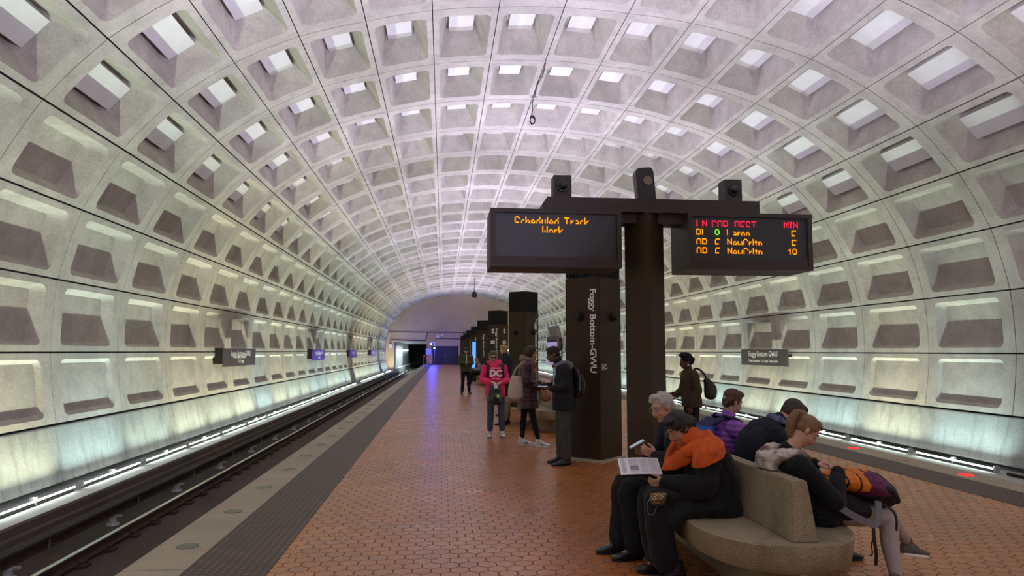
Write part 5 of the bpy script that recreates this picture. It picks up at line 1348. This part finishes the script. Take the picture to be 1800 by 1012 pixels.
# ------------------------------------------------------------------ far figures
def standing(base, label, k, th, cols, cat_hat=None, vox=.016):
    """upright figure turned by th (0 = facing the camera)"""
    f = Fig((base[0], base[1], 0), label, k, vox); c, s_ = math.cos(th), math.sin(th)
    def T(r, fw, z): return V((base[0] - r * c - fw * s_ * -1 * -1, base[1] + r * s_ * -1 - fw * c, z * k))
    def T(r, fw, z):      # r to the figure's right, fw forward
        F = V((s_, -c, 0)); R = V((-c, -s_, 0)); return V((base[0], base[1], 0)) + R * r * k + F * fw * k + V((0, 0, z * k))
    F = V((s_, -c, 0)); R = V((-c, -s_, 0))
    f.pose(pel=T(0, 0, .95), wai=T(0, 0, 1.09), che=T(0, .0, 1.26), nek=T(0, .02, 1.45), hed=T(0, .06, 1.59), shR=T(.19, 0, 1.38), shL=T(-.19, 0, 1.38), elR=T(.24, .05, 1.12), elL=T(-.24, .05, 1.12),
           wrR=T(.10, .25, 1.15), wrL=T(-.10, .25, 1.15), hipR=T(.09, 0, .92), hipL=T(-.09, 0, .92), knR=T(.11, .02, .5), knL=T(-.11, .02, .5), anR=T(.13, 0, .09), anL=T(-.13, 0, .09))
    f.hdR = (R * -.8 + F * .5); f.pnR = V((0, 0, 1)); f.thR = F; f.hdL = (R * .8 + F * .5); f.pnL = V((0, 0, 1)); f.thL = F; f.toR = F + R * .3; f.toL = F - R * .3
    f.F = F
    return f
m = standing((.86, 26.5), 'man in khaki green jacket and dark cap beyond the pink hooded person, looking down', 1.02, .1, None)
m.body(S_['pale'], m.F + V((0, 0, -.5)), (0, -.3, 1), hk=1.0)
P = m.P; B = Blob(); B.ell(P(-.01, .055), (.088, .10, .075), m.hS, m.hF, m.hU); B.ell(P(.09, .045), (.06, .045, .012), m.hS, m.hF, m.hU); B.build('cap', plain('dark_grey_cap', (.03, .03, .035), .8), m.e, m.b, .012, 1)
m.top(cloth('khaki_green', (.045, .058, .026)), 'jacket', (.20, .14), (.076, .066, .058, .048), hem=m.pel - V((0, 0, .12)), waist=(.20, .15), amp=.01)
B = Blob(); B.chain([m.nek + m.F * .05, m.che + m.F * .115, m.wai + m.F * .115], [(.035, .03)] * 3, m.S); B.build('shirt', plain('pale_shirt', (.45, .47, .5), .8), m.e, m.b, .014, 1)
m.trousers(C_DARK, (.10, .09, .07, .065, .06)); m.shoes(K_SHOE)

def seated(base, label, k, F, lean=0, vox=.016, seat=.44):
    f = Fig((base[0], base[1], 0), label, k, vox); F = vn(F); R = V((F.y, -F.x, 0)); o = V((base[0], base[1], 0))
    def T(r, fw, z): return o + R * r * k + F * fw * k + V((0, 0, z))
    z = seat
    f.pose(pel=T(0, 0, z + .11), wai=T(0, -.02 + lean * .1, z + .25), che=T(0, lean * .4, z + .42 * k), nek=T(0, lean * .75, z + .58 * k), hed=T(0, .06 + lean, z + .72 * k), shR=T(.19, lean * .6, z + .50 * k), shL=T(-.19, lean * .6, z + .50 * k),
           elR=T(.23, lean * .6 + .08, z + .26), elL=T(-.23, lean * .6 + .08, z + .26), wrR=T(.06, .30, z + .27), wrL=T(-.06, .30, z + .27), hipR=T(.09, .05, z + .09), hipL=T(-.09, .05, z + .09), knR=T(.11, .46, z + .09), knL=T(-.11, .46, z + .09), anR=T(.11, .48, .09), anL=T(-.11, .56, .09))
    f.hdR = R * -.6 + F * .7; f.pnR = V((0, 0, 1)); f.thR = F; f.hdL = R * .6 + F * .7; f.pnL = V((0, 0, 1)); f.thL = F; f.toR = F; f.toL = F; f.F = F
    return f
m = seated((1.80, 34.2), 'person in red and grey with an orange hat seated on the fourth bench', .98, (-1, -.35, 0), .12)
m.body(S_['tan'], m.F + V((0, 0, -.5)), m.F * .3 + V((0, 0, 1)))
P = m.P; B = Blob(); B.ell(P(-.01, .05), (.092, .102, .08), m.hS, m.hF, m.hU); B.build('hat', cloth('rust_orange_knit', (.34, .08, .02)), m.e, m.b, .012, 1)
m.top(cloth('grey_tweed', (.20, .20, .21)), 'jacket', (.21, .15), (.09, .08, .07, .055), amp=.01)
B = Blob(); B.chain([m.nek + m.F * .10 - m.S * .02, m.che + m.F * .15, m.wai + m.F * .17], [(.08, .04), (.09, .04), (.08, .04)], m.S); B.build('scarf', cloth('dark_red_knit', (.20, .02, .03)), m.e, m.b, .014, 1)
m.trousers(C_BLACK, (.11, .10, .08, .075, .07)); m.shoes(K_SHOE)

m = seated((1.90, 15.45), 'person in dark top and khaki trousers seated on the second bench, mostly hidden', 1.0, (-1, -.05, 0), .05)
m.body(S_['tan'], m.F + V((0, 0, -.4)), m.F * .3 + V((0, 0, 1)))
P = m.P; B = Blob(); B.ell(P(-.02, .045), (.085, .095, .08), m.hS, m.hF, m.hU); B.build('hair', hb_, m.e, m.b, .012, 1)
m.top(C_BLACK, 'jumper', (.20, .15), (.08, .07, .06, .05), amp=.008); m.trousers(cloth('khaki_cotton', (.24, .16, .09)), (.10, .095, .08, .078, .07), to=.1); m.shoes(K_SHOE, k=1.1)

m = standing((1.55, 17.3), 'blonde person with a hair bun in dark hooded jacket behind the pink hooded person', 1.03, -1.25, None)
m.body(S_['pale'], m.F + V((0, 0, -.25)), (0, 0, 1))
P = m.P; B = Blob()
for f, u, s_, rs, rf, ru in ((-.015, .048, 0, .086, .096, .082), (-.05, -.005, 0, .074, .055, .075), (.03, .09, 0, .066, .05, .032), (-.12, .04, 0, .03, .03, .03)): B.ell(P(f, u, s_), (rs, rf, ru), m.hS, m.hF, m.hU)
B.build('hair', hairm('straw_blonde_hair', (.42, .25, .08)), m.e, m.b, .010, 1, .004, 30)
m.top(cloth('dark_slate_jacket', (.014, .016, .022)), 'jacket', (.22, .16), (.09, .08, .07, .055), hem=m.pel - V((0, 0, .12)), waist=(.21, .17), amp=.01, extra=lambda B: B.ell(m.nek - m.F * .10 - V((0, 0, .03)), (.11, .11, .06)))
m.trousers(C_DARK, (.10, .09, .07, .065, .06)); m.shoes(K_SHOE)
